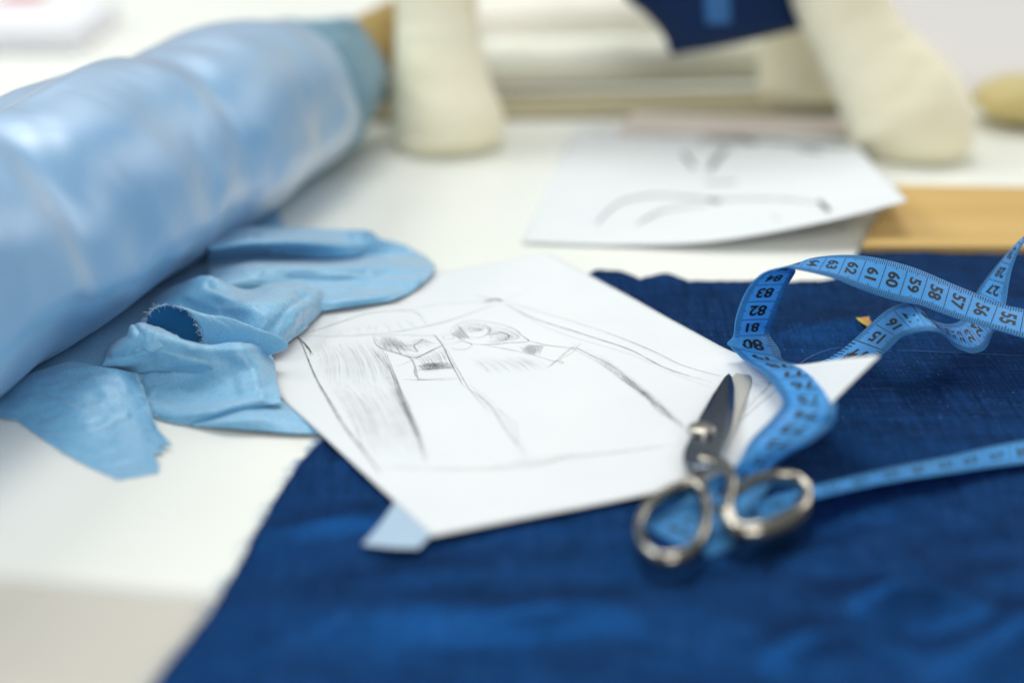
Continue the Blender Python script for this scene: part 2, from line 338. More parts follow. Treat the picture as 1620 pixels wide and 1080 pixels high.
# frayed threads on its cut edges
def threads(segs, n, lmin, lmax, r, droop, zf, seed):
    rg = np.random.default_rng(seed); parts = []
    for _ in range(n):
        a, b = segs[rg.integers(len(segs))]; p = a+(b-a)*rg.random(); d = b-a; d = d/np.linalg.norm(d)
        o = np.array([d[1], -d[0]]); ang = rg.normal()*.6; dr = o*math.cos(ang)+d*math.sin(ang)
        L_ = rg.uniform(lmin, lmax); k = rg.normal()*.8
        pts = []
        for t in np.linspace(-.1, 1, 6):
            q = p+dr*L_*t+d*k*L_*t*t*.4; pts.append((q[0], q[1], max(.03, zf(p[0], p[1])*(1-.5*max(t, 0))+droop*math.sin(t*2.5)*L_)))
        parts.append(sweep(pts, r, r, ns=4))
    return join(parts)
segL = [(W(*left_edge[i])[:2], W(*left_edge[i+1])[:2]) for i in range(len(left_edge)-2)]
V, F = threads(segL, 240, .10, .5, .008, .05, lambda x, y: .12, 3)
segT = [(W(*top_edge[i+1])[:2], W(*top_edge[i])[:2]) for i in range(len(top_edge)-1)]
V2, F2 = threads([(b, a) for a, b in segT], 120, .08, .28, .010, .08, lambda x, y: .2, 4)
tag(mesh_obj('frayed_threads', *join([(V, F), (V2, F2)]), M_navythread, navy), kind='stuff')

def lay(px, lift): return cr_interp(np.array([(lambda p: (p[0], p[1], navy_z(p[0], p[1])+lift))(W(u, v, .15)) for u, v in px]), 60)
for px in ([(1255, 584), (1285, 563), (1325, 554), (1375, 556), (1450, 557), (1540, 562), (1660, 566)], [(1395, 420), (1440, 404), (1500, 398), (1560, 402), (1650, 412)]):
    mesh_obj('pulled_thread', *sweep(lay(px, .055), .011, .011, ns=5), M_thread2, navy)

# ================================================================== SKETCH PAPER
CURL_C, CURL_A, CURL_R, CURL_MAX = -1.97, -.193, 5.38, .73
CDX, CDY = math.cos(CURL_A), math.sin(CURL_A)
def paper_pt(s, t, off=0.):
    p = FT+(FR-FT)*s+(FL_-FT)*t+(FB-FL_-FR+FT)*s*t
    x, y, z = p; nx, nz = 0., 1.
    l = x*CDX+y*CDY-CURL_C                     # the right corner curls up
    if l > 0:
        a = min(l/CURL_R, CURL_MAX); ex = l-a*CURL_R
        sh = CURL_R*math.sin(a)+ex*math.cos(a)-l; x += sh*CDX; y += sh*CDY
        z += CURL_R*(1-math.cos(a))+ex*math.sin(a); nx, nz = -math.sin(a), math.cos(a)
    z += .05*fbm(p[0]*.13, p[1]*.13, 7, 2)
    lc = np.linalg.norm(p-FL_); z += .22*math.exp(-(lc/5)**2)
    
    return np.array([x+nx*off*CDX, y+nx*off*CDY, z+nz*off])
NS, NT = 90, 80
PG = np.array([[paper_pt(s, t) for t in np.linspace(0, 1, NT)] for s in np.linspace(0, 1, NS)])
paper = mesh_obj('sketch_paper', PG.reshape(-1, 3), grid_faces(NS, NT), M_paper)
tag(paper, 'white paper with a pencil garment sketch lying under the scissors', 'paper')
solid(paper, .025, 0)
SS, TT = np.meshgrid(np.linspace(0, 1, 200), np.linspace(0, 1, 200), indexing='ij')
PP = np.array([[paper_pt(s, t) for t in np.linspace(0, 1, 200)] for s in np.linspace(0, 1, 200)])
PJ = proj(PP)
def on_paper(u, v):
    d = (PJ[..., 0]-u)**2+(PJ[..., 1]-v)**2; i, j = np.unravel_index(np.argmin(d), d.shape)
    s, t = SS[i, j], TT[i, j]
    for _ in range(3):
        p0 = proj(paper_pt(s, t)); ps = (proj(paper_pt(s+1e-3, t))-p0)/1e-3; pt = (proj(paper_pt(s, t+1e-3))-p0)/1e-3
        try: ds = np.linalg.solve(np.array([ps, pt]).T, np.array([u, v])-p0)
        except Exception: break
        s = min(max(s+ds[0], .002), .998); t = min(max(t+ds[1], .002), .998)
    return s, t
def stroke(st, w, surf=paper_pt, lift=.022, taper=True):
    st = np.asarray(st, float); n = len(st); P = np.array([surf(a, b, lift) for a, b in st])
    T = np.gradient(P, axis=0); T /= np.linalg.norm(T, axis=1, keepdims=True)+1e-9
    S = np.cross(T, [0, 0, 1.]); S /= np.linalg.norm(S, axis=1, keepdims=True)+1e-9
    V = []
    for i in range(n):
        f = i/(n-1); ww = w*(.35+.65*math.sin(math.pi*min(max(f, .04), .96))**.5)*.5 if taper else w*.5
        V += [P[i]-S[i]*ww, P[i]+S[i]*ww]
    return V, [(2*i, 2*i+1, 2*i+3, 2*i+2) for i in range(n-1)]
def A5(l): return [(430+x*.352, 390+y*.352) for x, y in l]
def A6(l): return [(780+x/3, 450+y/3) for x, y in l]
LINES = [  # points, weight class, width, repeats, wobble
 (A5([(90, 398), (200, 378), (330, 335), (450, 300), (600, 288), (660, 302), (700, 350)]), 1, .045, 3, .035),
 (A5([(590, 290), (760, 262), (950, 250), (1045, 243)]), 0, .05, 3, .05),
 (A5([(90, 396), (300, 405), (560, 385), (760, 345), (900, 300), (1010, 258)]), 1, .03, 3, .05),
 (A5([(950, 250), (1000, 240), (1045, 245)]), 2, .06, 6, .06),
 (A5([(910, 220), (970, 236), (1045, 248)]), 1, .03, 2, .06), (A5([(1000, 255), (1090, 225), (1180, 182)]), 0, .03, 2, .05),
 (A6([(50, 82), (250, 140), (450, 200), (620, 260), (760, 320), (900, 385), (1085, 436)]), 1, .03, 2, .03),
 (A6([(620, 260), (760, 318), (900, 384), (1085, 436)]), 2, .018, 1, .0),
 (A6([(60, 92), (200, 165), (450, 245), (650, 310), (830, 400), (1040, 465)]), 1, .05, 3, .05),
 (A6([(80, 110), (300, 220), (640, 330), (860, 430), (1040, 490)]), 0, .05, 2, .08),
 (A6([(1225, 466), (1300, 466), (1405, 458)]), 2, .022, 2, .03),
 (A6([(1170, 620), (1250, 540), (1360, 425)]), 1, .03, 3, .06), (A6([(1140, 670), (1260, 570), (1405, 450)]), 1, .03, 3, .06),
 (A6([(1300, 480), (1330, 450), (1355, 418)]), 2, .03, 3, .05), (A6([(1220, 470), (1290, 480), (1400, 450)]), 1, .025, 2, .04),
 (A5([(105, 400), (135, 440), (165, 510), (205, 600), (270, 710), (330, 810), (430, 940), (490, 1025)]), 1, .055, 3, .04),
 (A5([(105, 398), (150, 440), (185, 490)]), 2, .05, 4, .06),
 (A5([(455, 400), (480, 450), (560, 480), (650, 500), (740, 458), (785, 440)]), 2, .03, 2, .03),
 (A5([(455, 400), (600, 400), (735, 402)]), 1, .035, 2, .03), (A5([(728, 398), (770, 448), (800, 520), (865, 625)]), 2, .035, 2, .04),
 (A5([(735, 405), (810, 390), (850, 420), (785, 442), (735, 405)]), 1, .03, 1, .02), (A5([(770, 404), (812, 400), (815, 416), (775, 420), (770, 404)]), 1, .03, 1, .01),
 (A5([(800, 385), (830, 355), (900, 336), (1000, 346), (1085, 372), (1120, 400), (1150, 428), (1060, 434), (1000, 440), (900, 440), (850, 420), (805, 393)]), 2, .032, 2, .03),
 (A5([(800, 450), (850, 430), (900, 440), (880, 462), (830, 465), (800, 450)]), 1, .03, 2, .02),
 (A5([(600, 440), (680, 420), (640, 450), (655, 475), (600, 460)]), 1, .04, 2, .04), (A5([(880, 370), (940, 375), (890, 385)]), 1, .05, 3, .04),
 (A5([(960, 400), (1030, 390), (1070, 405), (1030, 425), (960, 430)]), 1, .05, 3, .05), (A5([(1010, 380), (1060, 402), (1000, 425)]), 1, .04, 2, .04),
 (A5([(610, 490), (640, 530), (665, 610)]), 2, .035, 2, .03), (A5([(560, 540), (640, 510), (700, 475), (780, 448)]), 1, .028, 2, .04),
 (A5([(580, 602), (720, 597), (845, 596)]), 1, .03, 3, .05), (A5([(640, 540), (655, 590), (690, 600)]), 1, .03, 2, .04),
 (A5([(940, 442), (1050, 462), (1180, 492), (1310, 531)]), 2, .025, 2, .025), (A5([(1130, 418), (1240, 445), (1375, 461)]), 2, .028, 2, .02),
 (A5([(1235, 552), (1310, 497), (1385, 438)]), 1, .03, 3, .05), (A5([(1250, 520), (1290, 515), (1310, 530)]), 1, .04, 2, .04),
 (A5([(458, 465), (530, 570), (570, 690), (640, 830), (690, 970)]), 0, .16, 4, .16), (A5([(465, 460), (540, 580), (590, 700), (655, 840), (710, 970)]), 0, .10, 4, .12),
 (A5([(500, 480), (560, 600), (620, 730)]), 1, .05, 2, .1),
  (A5([(455, 402), (500, 470), (560, 600), (600, 720), (660, 860)]), 1, .035, 2, .06), (A5([(780, 450), (830, 560), (900, 660), (990, 760)]), 1, .03, 2, .05), (A5([(455, 412), (540, 470), (640, 492), (735, 470)]), 1, .03, 2, .04), (A5([(560, 410), (610, 450), (690, 430), (740, 440)]), 1, .03, 3, .05), (A5([(830, 370), (900, 350), (980, 372), (940, 410), (850, 405)]), 1, .028, 2, .05), (A5([(960, 360), (1040, 370), (1110, 410), (1040, 425)]), 1, .028, 2, .04),
 (A5([(870, 625), (960, 710), (1050, 830), (1140, 955)]), 0, .12, 4, .10), (A5([(880, 620), (970, 700), (1060, 800), (1130, 930)]), 0, .07, 3, .1),
 (A6([(390, 300), (560, 392), (660, 468), (760, 560), (850, 640), (935, 692)]), 0, .17, 5, .14), (A6([(405, 305), (560, 385), (670, 470)]), 1, .035, 2, .05),
 (A6([(600, 450), (720, 530), (790, 600), (900, 670)]), 0, .10, 3, .10), (A6([(740, 540), (830, 620), (930, 690)]), 1, .05, 2, .08),
 (A5([(470, 985), (800, 992), (1150, 982), (1400, 950)]), 0, .14, 4, .16), (A6([(0, 858), (300, 830), (600, 790), (890, 760)]), 0, .16, 4, .16),
 (A5([(90, 400), (60, 420), (170, 370)]), 2, .035, 3, .04),
]
def dense_st(px, n=None):
    st = np.array([on_paper(u, v) for u, v in px]); return cr_interp(st, n or max(8, len(px)*7))
bins = [[], [], [], []]
for px, k, w, rep, wob in LINES:
    st = dense_st(px); n = len(st)
    if k == 0 and w > .09: rep = 2
    for r in range(rep):
        o = rng.normal(size=(4, 2))*wob/20; o = cr_interp(o, n)
        i0 = rng.integers(0, max(1, n//6)) if r else 0; i1 = n-(rng.integers(0, max(1, n//6)) if r else 0)
        seg = (st+o)[i0:i1]
        if len(seg) > 3: bins[k].append(stroke(seg, w*rng.uniform(.7, 1.2), lift=.02+.0006*len(bins[k]) % .02))
def hatch(p0, p1, p2, p3, n, k, w, curve=0.):
    "n strokes from the line p0-p1 to the line p2-p3"
    p0, p1, p2, p3 = (np.array(p, float) for p in (p0, p1, p2, p3))
    n = int(n*1.7); w = w*.75
    for i in range(n):
        f = (i+rng.random()*.9)/n; a = p0+(p1-p0)*f; b = p2+(p3-p2)*(f+rng.normal()*.04)
        e0, e1 = rng.uniform(0, .25), rng.uniform(.72, 1.05); q0 = a+(b-a)*e0; q1 = a+(b-a)*e1
        m_ = (q0+q1)/2+np.array([curve, -curve])*rng.uniform(.5, 1.2)
        bins[k].append(stroke(dense_st([q0, m_, q1], 10), w*rng.uniform(.6, 1.3), lift=.02+.0006*len(bins[k]) % .02))
a5 = lambda x, y: (430+x*.352, 390+y*.352)
a6 = lambda x, y: (780+x/3, 450+y/3)
hatch(a5(650, 535), a5(700, 525), a5(690, 570), a5(835, 550), 40, 0, .05, 1); hatch(a5(655, 560), a5(660, 530), a5(820, 548), a5(800, 520), 26, 1, .035, 1); hatch(a5(650, 530), a5(815, 520), a5(670, 565), a5(830, 552), 10, 3, .25)
hatch(a5(640, 500), a5(770, 460), a5(690, 540), a5(800, 525), 34, 0, .045, 1)
hatch(a5(1110, 450), a5(1230, 436), a5(1150, 486), a5(1200, 492), 34, 0, .045); hatch(a5(1120, 470), a5(1140, 440), a5(1180, 488), a5(1235, 448), 18, 1, .03)
hatch(a5(480, 415), a5(540, 405), a5(500, 470), a5(620, 490), 34, 0, .045, 1); hatch(a5(560, 420), a5(700, 405), a5(600, 480), a5(720, 455), 14, 3, .22)
hatch(a5(470, 400), a5(490, 440), a5(560, 408), a5(640, 480), 12, 1, .03)
hatch(a5(820, 360), a5(960, 340), a5(830, 400), a5(980, 380), 30, 0, .045); hatch(a5(960, 350), a5(1090, 380), a5(980, 430), a5(1120, 425), 26, 0, .04)
hatch(a5(800, 390), a5(840, 350), a5(850, 420), a5(900, 420), 16, 1, .03)
hatch(a5(190, 420), a5(450, 415), a5(240, 640), a5(560, 640), 24, 3, .22, 4); hatch(a5(190, 430), a5(440, 420), a5(240, 620), a5(540, 640), 26, 0, .03, 4)
hatch(a5(250, 600), a5(540, 600), a5(420, 940), a5(680, 930), 22, 3, .3, 4); hatch(a5(270, 620), a5(520, 620), a5(400, 900), a5(650, 900), 14, 0, .03, 4)
hatch(a5(510, 560), a5(590, 690), a5(640, 820), a5(700, 960), 10, 3, .3, 3)
hatch(a5(880, 500), a5(1120, 490), a5(960, 580), a5(1250, 550), 22, 3, .2, 2); hatch(a5(880, 520), a5(1120, 500), a5(960, 580), a5(1250, 560), 16, 0, .03, 2)
hatch(a6(420, 310), a6(470, 300), a6(860, 660), a6(930, 680), 10, 3, .3, 2)
hatch(a6(560, 400), a6(600, 420), a6(800, 600), a6(850, 620), 8, 3, .25, 2)
hatch(a6(1190, 470), a6(1230, 540), a6(1260, 480), a6(1260, 560), 14, 0, .03)
hatch(a6(1100, 640), a6(1180, 560), a6(1190, 620), a6(1240, 540), 14, 0, .03)
hatch(a5(200, 380), a5(640, 320), a5(220, 405), a5(700, 370), 16, 3, .2, 1)
V, F = [], []; mi = []
for k in range(4):
    v, f = join(bins[k]); off = len(V); V += v; F += [tuple(i+off for i in q) for q in f]; mi += [k]*len(f)
dr = mesh_obj('pencil_drawing', V, F, M_pencil[0], paper, False)
dr.data.materials.append(M_pencil[1]); dr.data.materials.append(M_pencil[2]); dr.data.materials.append(M_pencil[3]); dr.data.polygons.foreach_set('material_index', mi)
dr.visible_shadow = True

# ================================================================== SATIN ROLL
AX0 = np.array([-17.07, 59.27, 0]); ang = 1.2913
AD = np.array([math.cos(ang), math.sin(ang), 0]); AN = np.array([math.sin(ang), -math.cos(ang), 0])
ROLL_END = 17.4
def roll_pt(s, a):
    Rr = 4.77-.0117*s
    end = float(smooth(12.5, ROLL_END, np.float64(s)))
    Rr *= 1-.07*end**2
    ca, sa = math.cos(a), math.sin(a)
    deg = math.degrees(a)
    d = 0.
    # creases that run round the roll, slanting with the wrap
    for s0, sl_, w, amp in ((4.2, .045, 1.3, -.30), (9.5, .03, 2.6, .14), (-3.5, .05, 2.6, .24), (13.5, .05, 2.2, -.12), (-9, .04, 1.2, -.3)):
        q = (s-s0-sl_*(deg-60)*.35)/w
        d += amp*math.exp(-q*q)*(.35+.65*math.sin(R(max(min(deg+20, 180), 0))))
    d += -.34*math.exp(-((deg-112-1.2*s)/9)**2)*float(smooth(4, -2, np.float64(s)))
    for s0, k_, w, a0, amp in ((-7.5, .05, .5, 60, -.12), (1.2, .06, .55, 45, -.14), (8.2, -.04, .6, 70, -.12), (12.0, .06, .5, 40, -.12), (-12, .06, .6, 50, -.14), (6.3, .05, .7, 20, .10)):
        d += .3*amp*math.exp(-((s-s0-k_*(deg-a0))/(w*1.3))**2)*math.exp(-((deg-a0)/34)**2)
    d += .10*math.tanh((deg-96-1.0*s-3*math.sin(s*.7))/5)*float(smooth(12, 2, np.float64(s)))
    wv = deg+24-4*math.sin(s*.9)-3*math.sin(s*.37+1)-2*math.sin(s*2.1)
    d += .42*fbm(s*.15+a*.5, a*.75, 1.3, 1)+.085*fbm(s*.30-a*.8, a*1.1+4, 3.3, 1)+.012*fbm(s*.8+a*.6, a*1.8, 6.3, 2)
    r = Rr+d*(1-.4*end)
    c = AX0+AD*s; cz = 4.77-.0117*s-.35*end
    sag = .34*math.exp(-((wv-10)/15)**2)            # the cloth bellies out near the table
    p = c+AN*(r*ca+sag-.12); z = cz+r*sa
    z = max(z, .03+.02*math.sin(a*3))
    return np.array([p[0], p[1], z])
ss = np.linspace(-26, ROLL_END, 300); aa = np.linspace(-math.pi, math.pi, 200, endpoint=False)
RV = np.array([[roll_pt(s, a) for a in aa] for s in ss])
roll = empty('satin_roll', AX0+AD*5, 'large pale blue shiny satin roll lying along the left of the table', 'fabric roll')
nr, nc = RV.shape[:2]; cen = AX0+AD*ROLL_END; cen[2] = 4.2
lip = [cen+(RV[-1]-cen)*k+AD*q for k, q in ((.97, .18), (.92, .16), (.86, -.1))]
V = list(np.concatenate([RV, np.array(lip)]).reshape(-1, 3)); F = grid_faces(nr+3, nc, True)
F = [f[::-1] for f in F]
mesh_obj('satin_wrap', V, F, M_satin, roll)
# tucked end layer, its shade put into the teal colour, and tube
def ring_end(s, k):
    c = AX0+AD*s; c[2] = 4.1
    return [c+(AN*math.cos(a)+np.array([0, 0, 1])*math.sin(a))*min(k+.55*fbm(math.cos(a)*1.9+s*.08, math.sin(a)*1.9, s*.22, 2), 3.9/max(-math.sin(a), .2)) for a in np.linspace(0, 2*np.pi, 64, endpoint=False)]
rings = [ring_end(s, k) for s, k in ((16.2, 4.0), (17.4, 4.15), (19, 4.1), (21, 3.85), (23, 3.5), (25, 3.0), (26.4, 2.4), (27.0, 1.9), (26.8, 1.6), (25, 1.5))]
te = mesh_obj('tucked_end', [p for r_ in rings for p in r_], [f[::-1] for f in grid_faces(len(rings), 64, True)], M_endshade, roll); subsurf(te, 1); te['label'] = 'tucked end shaded in dull teal'
t0 = AX0+AD*20; t0[2] = 4.6; t1 = AX0+AD*37; t1[2] = 4.6
pts = [t0+(t1-t0)*f for f in (0, .5, .97, 1.0, 1.0, .97, .6)]
mesh_obj('core_tube', *sweep([t0+(t1-t0)*f for f in np.linspace(0, 1, 8)], 2.0, 2.0, ns=40), M_tube, roll)

# ================================================================== SATIN OFFCUTS
def cloth(name, rows, nr, nc, m, wr=.05, wscale=.9, thick=.014, seed=0., parent=None, edge=None, zmin=.02, creases=()):
    P = net(rows, nr, nc); N = normals(P); N *= np.where(N[..., 2:3] < 0, -1, 1); Q = proj(P)
    for pts, w, dep in creases:
        pts = np.array(pts, float); D = np.full(Q.shape[:2], 1e9)
        for a_, b_ in zip(pts[:-1], pts[1:]):
            ab = b_-a_; t_ = np.clip(((Q-a_)@ab)/(ab@ab), 0, 1); D = np.minimum(D, np.hypot(*np.moveaxis(Q-a_-t_[..., None]*ab, -1, 0)))
        P = P+N*(dep*np.exp(-(D/w)**2))[..., None]
    for i in range(nr):
        for j in range(nc):
            p = P[i, j]
            P[i, j] = p+N[i, j]*(wr*fbm(p[0]*wscale+seed, p[1]*wscale*1.4, seed*2+p[2]*.6, 3)+wr*.12*fbm(p[0]*wscale*3+seed, p[1]*wscale*3, seed, 2))
            P[i, j, 2] = max(P[i, j, 2], zmin)
    if edge: edge(P)
    o = mesh_obj(name, P.reshape(-1, 3), grid_faces(nr, nc), m, parent)
    if thick: solid(o, thick, 0)
    return o, P
def fray(P_edge, outdir, n, l0, l1, r, seed, parent, name='frayed_threads', mth=None):
    rg = np.random.default_rng(seed); parts = []
    for _ in range(n):
        i = rg.integers(len(P_edge)-1); p = P_edge[i]+(P_edge[i+1]-P_edge[i])*rg.random()
        o = outdir[i]+rg.normal(size=3)*.45*np.array([1, 1, .8]); o = o/(np.linalg.norm(o)+1e-9); L_ = rg.uniform(l0, l1); k = rg.normal(size=3)*.5
        pts = [p+o*L_*t+k*L_*t*t*.7 for t in np.linspace(-.15, 1, 5)]
        for q in pts: q[2] = max(q[2], .02)
        parts.append(sweep(pts, r, r, ns=4))
    return mesh_obj(name, *join(parts), mth or M_thread, parent)

# back lobe: folded end lying towards the paper
rowsA = [
 [(330, 372, 1.6), (400, 358, 1.5), (470, 361, 1.3), (540, 364, 1.1), (585, 366, 1.3), (602, 384, .45)],
 [(330, 392, 1.9), (400, 384, 1.9), (470, 384, 1.6), (540, 388, 1.0), (595, 388, .7), (650, 393, .3)],
 [(330, 415, .5), (400, 408, .4), (470, 408, .3), (540, 410, .3), (610, 402, .5), (678, 409, .38)],
 [(330, 430, 1.0), (400, 421, 1.6), (470, 421, 1.55), (540, 424, 1.25), (612, 420, .9), (689, 424, .55)],
 [(330, 455, 1.4), (400, 440, 1.6), (470, 443, 1.2), (545, 448, .9), (612, 444, .7), (678, 440, .6)],
 [(330, 480, .8), (400, 470, .9), (470, 472, .95), (540, 473, .95), (600, 468, .8), (652, 461, .55)],
 [(330, 515, .5), (400, 505, .55), (470, 500, .6), (525, 490, .66), (585, 481, .62), (625, 473, .64)]]
oA, PA = cloth('satin_offcut', rowsA, 120, 150, M_scrap, .05, .5, seed=1.1, creases=[([(430, 398), (520, 403), (590, 398), (650, 402)], 5, -.16), ([(420, 428), (500, 432), (580, 430)], 5, -.10), ([(560, 376), (592, 384), (640, 388)], 5, .10), ([(400, 372), (480, 372), (575, 380)], 5, -0.099), ([(455, 432), (540, 436), (600, 446), (660, 446)], 7, 0.121), ([(520, 470), (580, 455), (640, 452)], 6, -0.083), ([(560, 392), (600, 398), (640, 398)], 5, -0.066)])
tag(oA, 'light blue satin offcut with a rounded folded end overlapping the top of the sketch paper', 'fabric scrap')

# crumpled middle piece: humps, frayed curl, front flap and hem
crumple = empty('satin_offcut', W(330, 600, 0), 'crumpled light blue satin offcut with a frayed curled edge beside the roll', 'fabric scrap')
rowsB = [
 [(240, 470, .6), (285, 448, 1.6), (330, 436, 2.2), (385, 456, 1.6), (430, 448, 1.6), (470, 448, 1.5), (502, 456, .75)],
 [(235, 490, .8), (285, 468, 1.5), (335, 462, 2.0), (390, 470, 2.1), (440, 458, 2.1), (483, 456, 1.75), (516, 470, .72)],
 [(240, 520, .8), (300, 500, 1.0), (350, 490, 1.5), (400, 488, 2.2), (450, 478, 2.1), (486, 476, 1.6), (513, 486, .72)],
 [(260, 550, .6), (320, 530, .8), (370, 525, 1.3), (410, 515, 1.8), (445, 505, 1.8), (470, 504, 1.4), (492, 511, .72)],
 [(280, 585, .5), (330, 570, .6), (380, 560, .8), (405, 550, 1.0), (430, 552, .9), (448, 546, .85), (468, 533, .68)]]
oB, PB = cloth('back_hump', rowsB, 110, 150, M_scrap, .05, .6, seed=2.3, parent=crumple, creases=[([(504, 462), (492, 482), (468, 490), (462, 508), (438, 530), (425, 548)], 9, 0.165), ([(480, 470), (452, 492), (440, 512), (415, 535)], 8, -0.121), ([(330, 450), (370, 468), (420, 462), (470, 462)], 8, -0.110), ([(300, 470), (350, 490), (400, 486)], 9, 0.110)])
# frayed curl: an open cone of cloth
apex = W(455, 545, 1.5); mouth = W(276, 528, 1.45); rowsK = []
K = []
for i in range(40):
    f = i/39; c = mouth+(apex-mouth)*f; rr = 1.3*(1-f)**.6+.04
    row = []
    for j in range(60):
        a = R(-75+330*j/59)
        d = np.array([.66, -.42, 0])*math.cos(a)*rr*1.12+np.array([.12, -.1, 1])*math.sin(a)*rr*.95
        p = c+d+np.array([.25*math.cos(a), -.1, 0])*(1-f)
        p = p+np.array([0, 0, .06*fbm(f*5, a*1.2, 3, 2)+.10*math.sin(f*9+a*2)*f*(1-f)*2])
        row.append(p)
    K.append(row)
K = np.array(K)
K[0] += np.array([[.05*fbm(j*.35, 2, 1), .0, .05*fbm(j*.35, 7, 1)] for j in range(60)])
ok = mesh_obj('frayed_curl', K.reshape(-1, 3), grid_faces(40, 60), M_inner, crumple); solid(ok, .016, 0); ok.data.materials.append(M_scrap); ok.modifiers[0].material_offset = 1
fray(K[0], np.tile(np.array([-.6, -.6, .1]), (60, 1)), 260, .04, .20, .006, 5, crumple)
# front flap
rowsC = [
 [(172, 545, .3), (200, 530, .8), (235, 528, 1.0), (290, 545, 1.0), (340, 560, 1.0), (390, 562, .85), (425, 567, .72)],
 [(166, 566, 1.0), (185, 545, 1.6), (232, 524, 2.3), (300, 540, 2.1), (330, 545, 1.9), (380, 541, 1.9), (424, 552, .85)],
 [(164, 580, .9), (195, 573, 1.3), (240, 552, 1.9), (300, 563, 1.7), (340, 566, 1.6), (388, 558, 1.75), (430, 562, .80)],
 [(190, 583, .5), (215, 590, .75), (255, 590, .85), (310, 594, .85), (350, 596, .95), (398, 588, 1.25), (437, 590, .76)],
 [(215, 600, .25), (232, 620, .35), (268, 625, .4), (315, 626, .5), (360, 624, .7), (405, 616, .95), (441, 612, .72)],
 [(228, 640, .12), (242, 651, .2), (280, 655, .35), (330, 650, .6), (375, 639, .75), (410, 634, .8), (445, 633, .70)],
 [(240, 652, .05), (262, 666, .05), (295, 672, .06), (335, 668, .12), (375, 655, .35), (412, 643, .55), (447, 640, .62)]]
oC, PCc = cloth('front_flap', rowsC, 150, 160, M_scrap, .045, .7, seed=4.7, parent=crumple, creases=[([(225, 590), (285, 574), (345, 570), (390, 582)], 12, -0.121), ([(300, 552), (350, 556), (410, 552)], 6, 0.066), ([(392, 556), (400, 590), (415, 620)], 10, 0.066), ([(250, 630), (310, 640), (360, 632), (420, 612)], 9, -0.077), ([(172, 566), (205, 560), (250, 546)], 5, -0.088), ([(360, 560), (366, 590), (372, 620)], 10, -0.050)])
rowsU = [
 [(-30, 640, .10), (40, 588, .10), (125, 525, .12), (205, 468, .15), (290, 415, .2), (380, 355, .2), (440, 325, .2)],
 [(0, 660, .06), (80, 618, .25), (165, 560, .3), (240, 505, .4), (320, 450, .6), (400, 395, .5), (450, 360, .3)],
 [(40, 668, .05), (120, 625, .2), (190, 575, .5), (262, 525, .5), (335, 478, .6), (410, 430, .6), (460, 400, .3)],
 [(90, 690, .03), (150, 655, .05), (215, 610, .1), (285, 565, .2), (350, 520, .3), (430, 470, .4), (480, 430, .3)]]
cloth('under_layer', rowsU, 40, 80, M_scrap, .05, .8, seed=12.3, parent=crumple)
# gathered fold at its left end
rowsG = [
 [(196, 548, .7), (205, 530, 1.3), (222, 516, 1.6), (250, 518, 1.4)],
 [(186, 566, 1.1), (200, 535, 1.9), (211, 510, 2.3), (255, 520, 2.1)],
 [(195, 572, 1.2), (215, 545, 2.0), (240, 527, 2.4), (285, 535, 2.2)],
 [(215, 575, 1.1), (240, 560, 1.7), (270, 548, 2.0), (310, 548, 1.9)]]
cloth('gathered_fold', rowsG, 90, 90, M_scrap, .06, 1.2, seed=6.1, parent=crumple, creases=[([(196, 545), (204, 565), (214, 580)], 4, -0.088), ([(212, 512), (222, 530), (216, 556)], 5, -0.110), ([(222, 562), (255, 548), (290, 543)], 5, 0.077), ([(228, 574), (262, 558), (300, 552)], 5, -0.077)])
# hem layer that slides under the paper
rowsE = [
 [(300, 671, .10), (345, 656, .35), (390, 644, .55), (445, 633, .42), (470, 640, .36), (500, 668, .30)],
 [(305, 673, .12), (350, 668, .42), (400, 662, .55), (450, 660, .42), (490, 670, .32), (515, 684, .24)],
 [(310, 675, .05), (360, 678, .16), (410, 681, .20), (460, 685, .18), (500, 687, .15), (520, 690, .12)]]
cloth('folded_hem', rowsE, 40, 90, M_scrap, .02, .7, seed=8.8, parent=crumple)

# torn strip at the front left
def tear(P):
    pass
rowsD = [
 [(-20, 640, .2), (30, 600, .5), (104, 572, .8), (150, 578, .9), (190, 585, 1.0), (215, 591, 1.1)],
 [(0, 655, .12), (45, 628, .5), (110, 605, .75), (155, 606, .85), (200, 606, .75), (226, 612, .8)],
 [(22, 662, .06), (60, 650, .35), (118, 640, .6), (165, 632, .55), (210, 632, .5), (235, 640, .5)],
 [(48, 680, .05), (85, 680, .2), (135, 668, .42), (180, 660, .35), (222, 662, .3), (246, 674, .3)],
 [(90, 709, .04), (120, 706, .1), (155, 700, .2), (195, 695, .18), (230, 692, .15), (255, 697, .2)],
 [(140, 737, .04), (160, 732, .05), (180, 728, .06), (205, 722, .06), (225, 715, .06), (240, 716, .1)],
 [(188, 758, .04), (195, 757, .04), (205, 755, .04), (220, 753, .04), (235, 750, .04), (247, 748, .05)]]
def torn(P):
    # irregular cut on the right-hand edge
    nr, nc = P.shape[:2]
    jag = [(0, 0), (.30, .0), (.50, .05), (.62, .25), (.70, .62), (.745, .05), (.80, .62), (.86, .1), (.93, .25), (1, .1)]
    fr = np.interp(np.linspace(0, 1, nr), [a for a, b in jag], [b for a, b in jag])
    for i in range(nr):
        d = P[i, -1]-P[i, -2]; d = d/(np.linalg.norm(d)+1e-9)
        for j in range(nc):
            w = (j/(nc-1))**6; P[i, j] += d*fr[i]*w*.75+np.array([.03, .02, 0])*w*fbm(i*.7, 1, 2, 3)
            P[i, j, 2] = max(P[i, j, 2], .02)
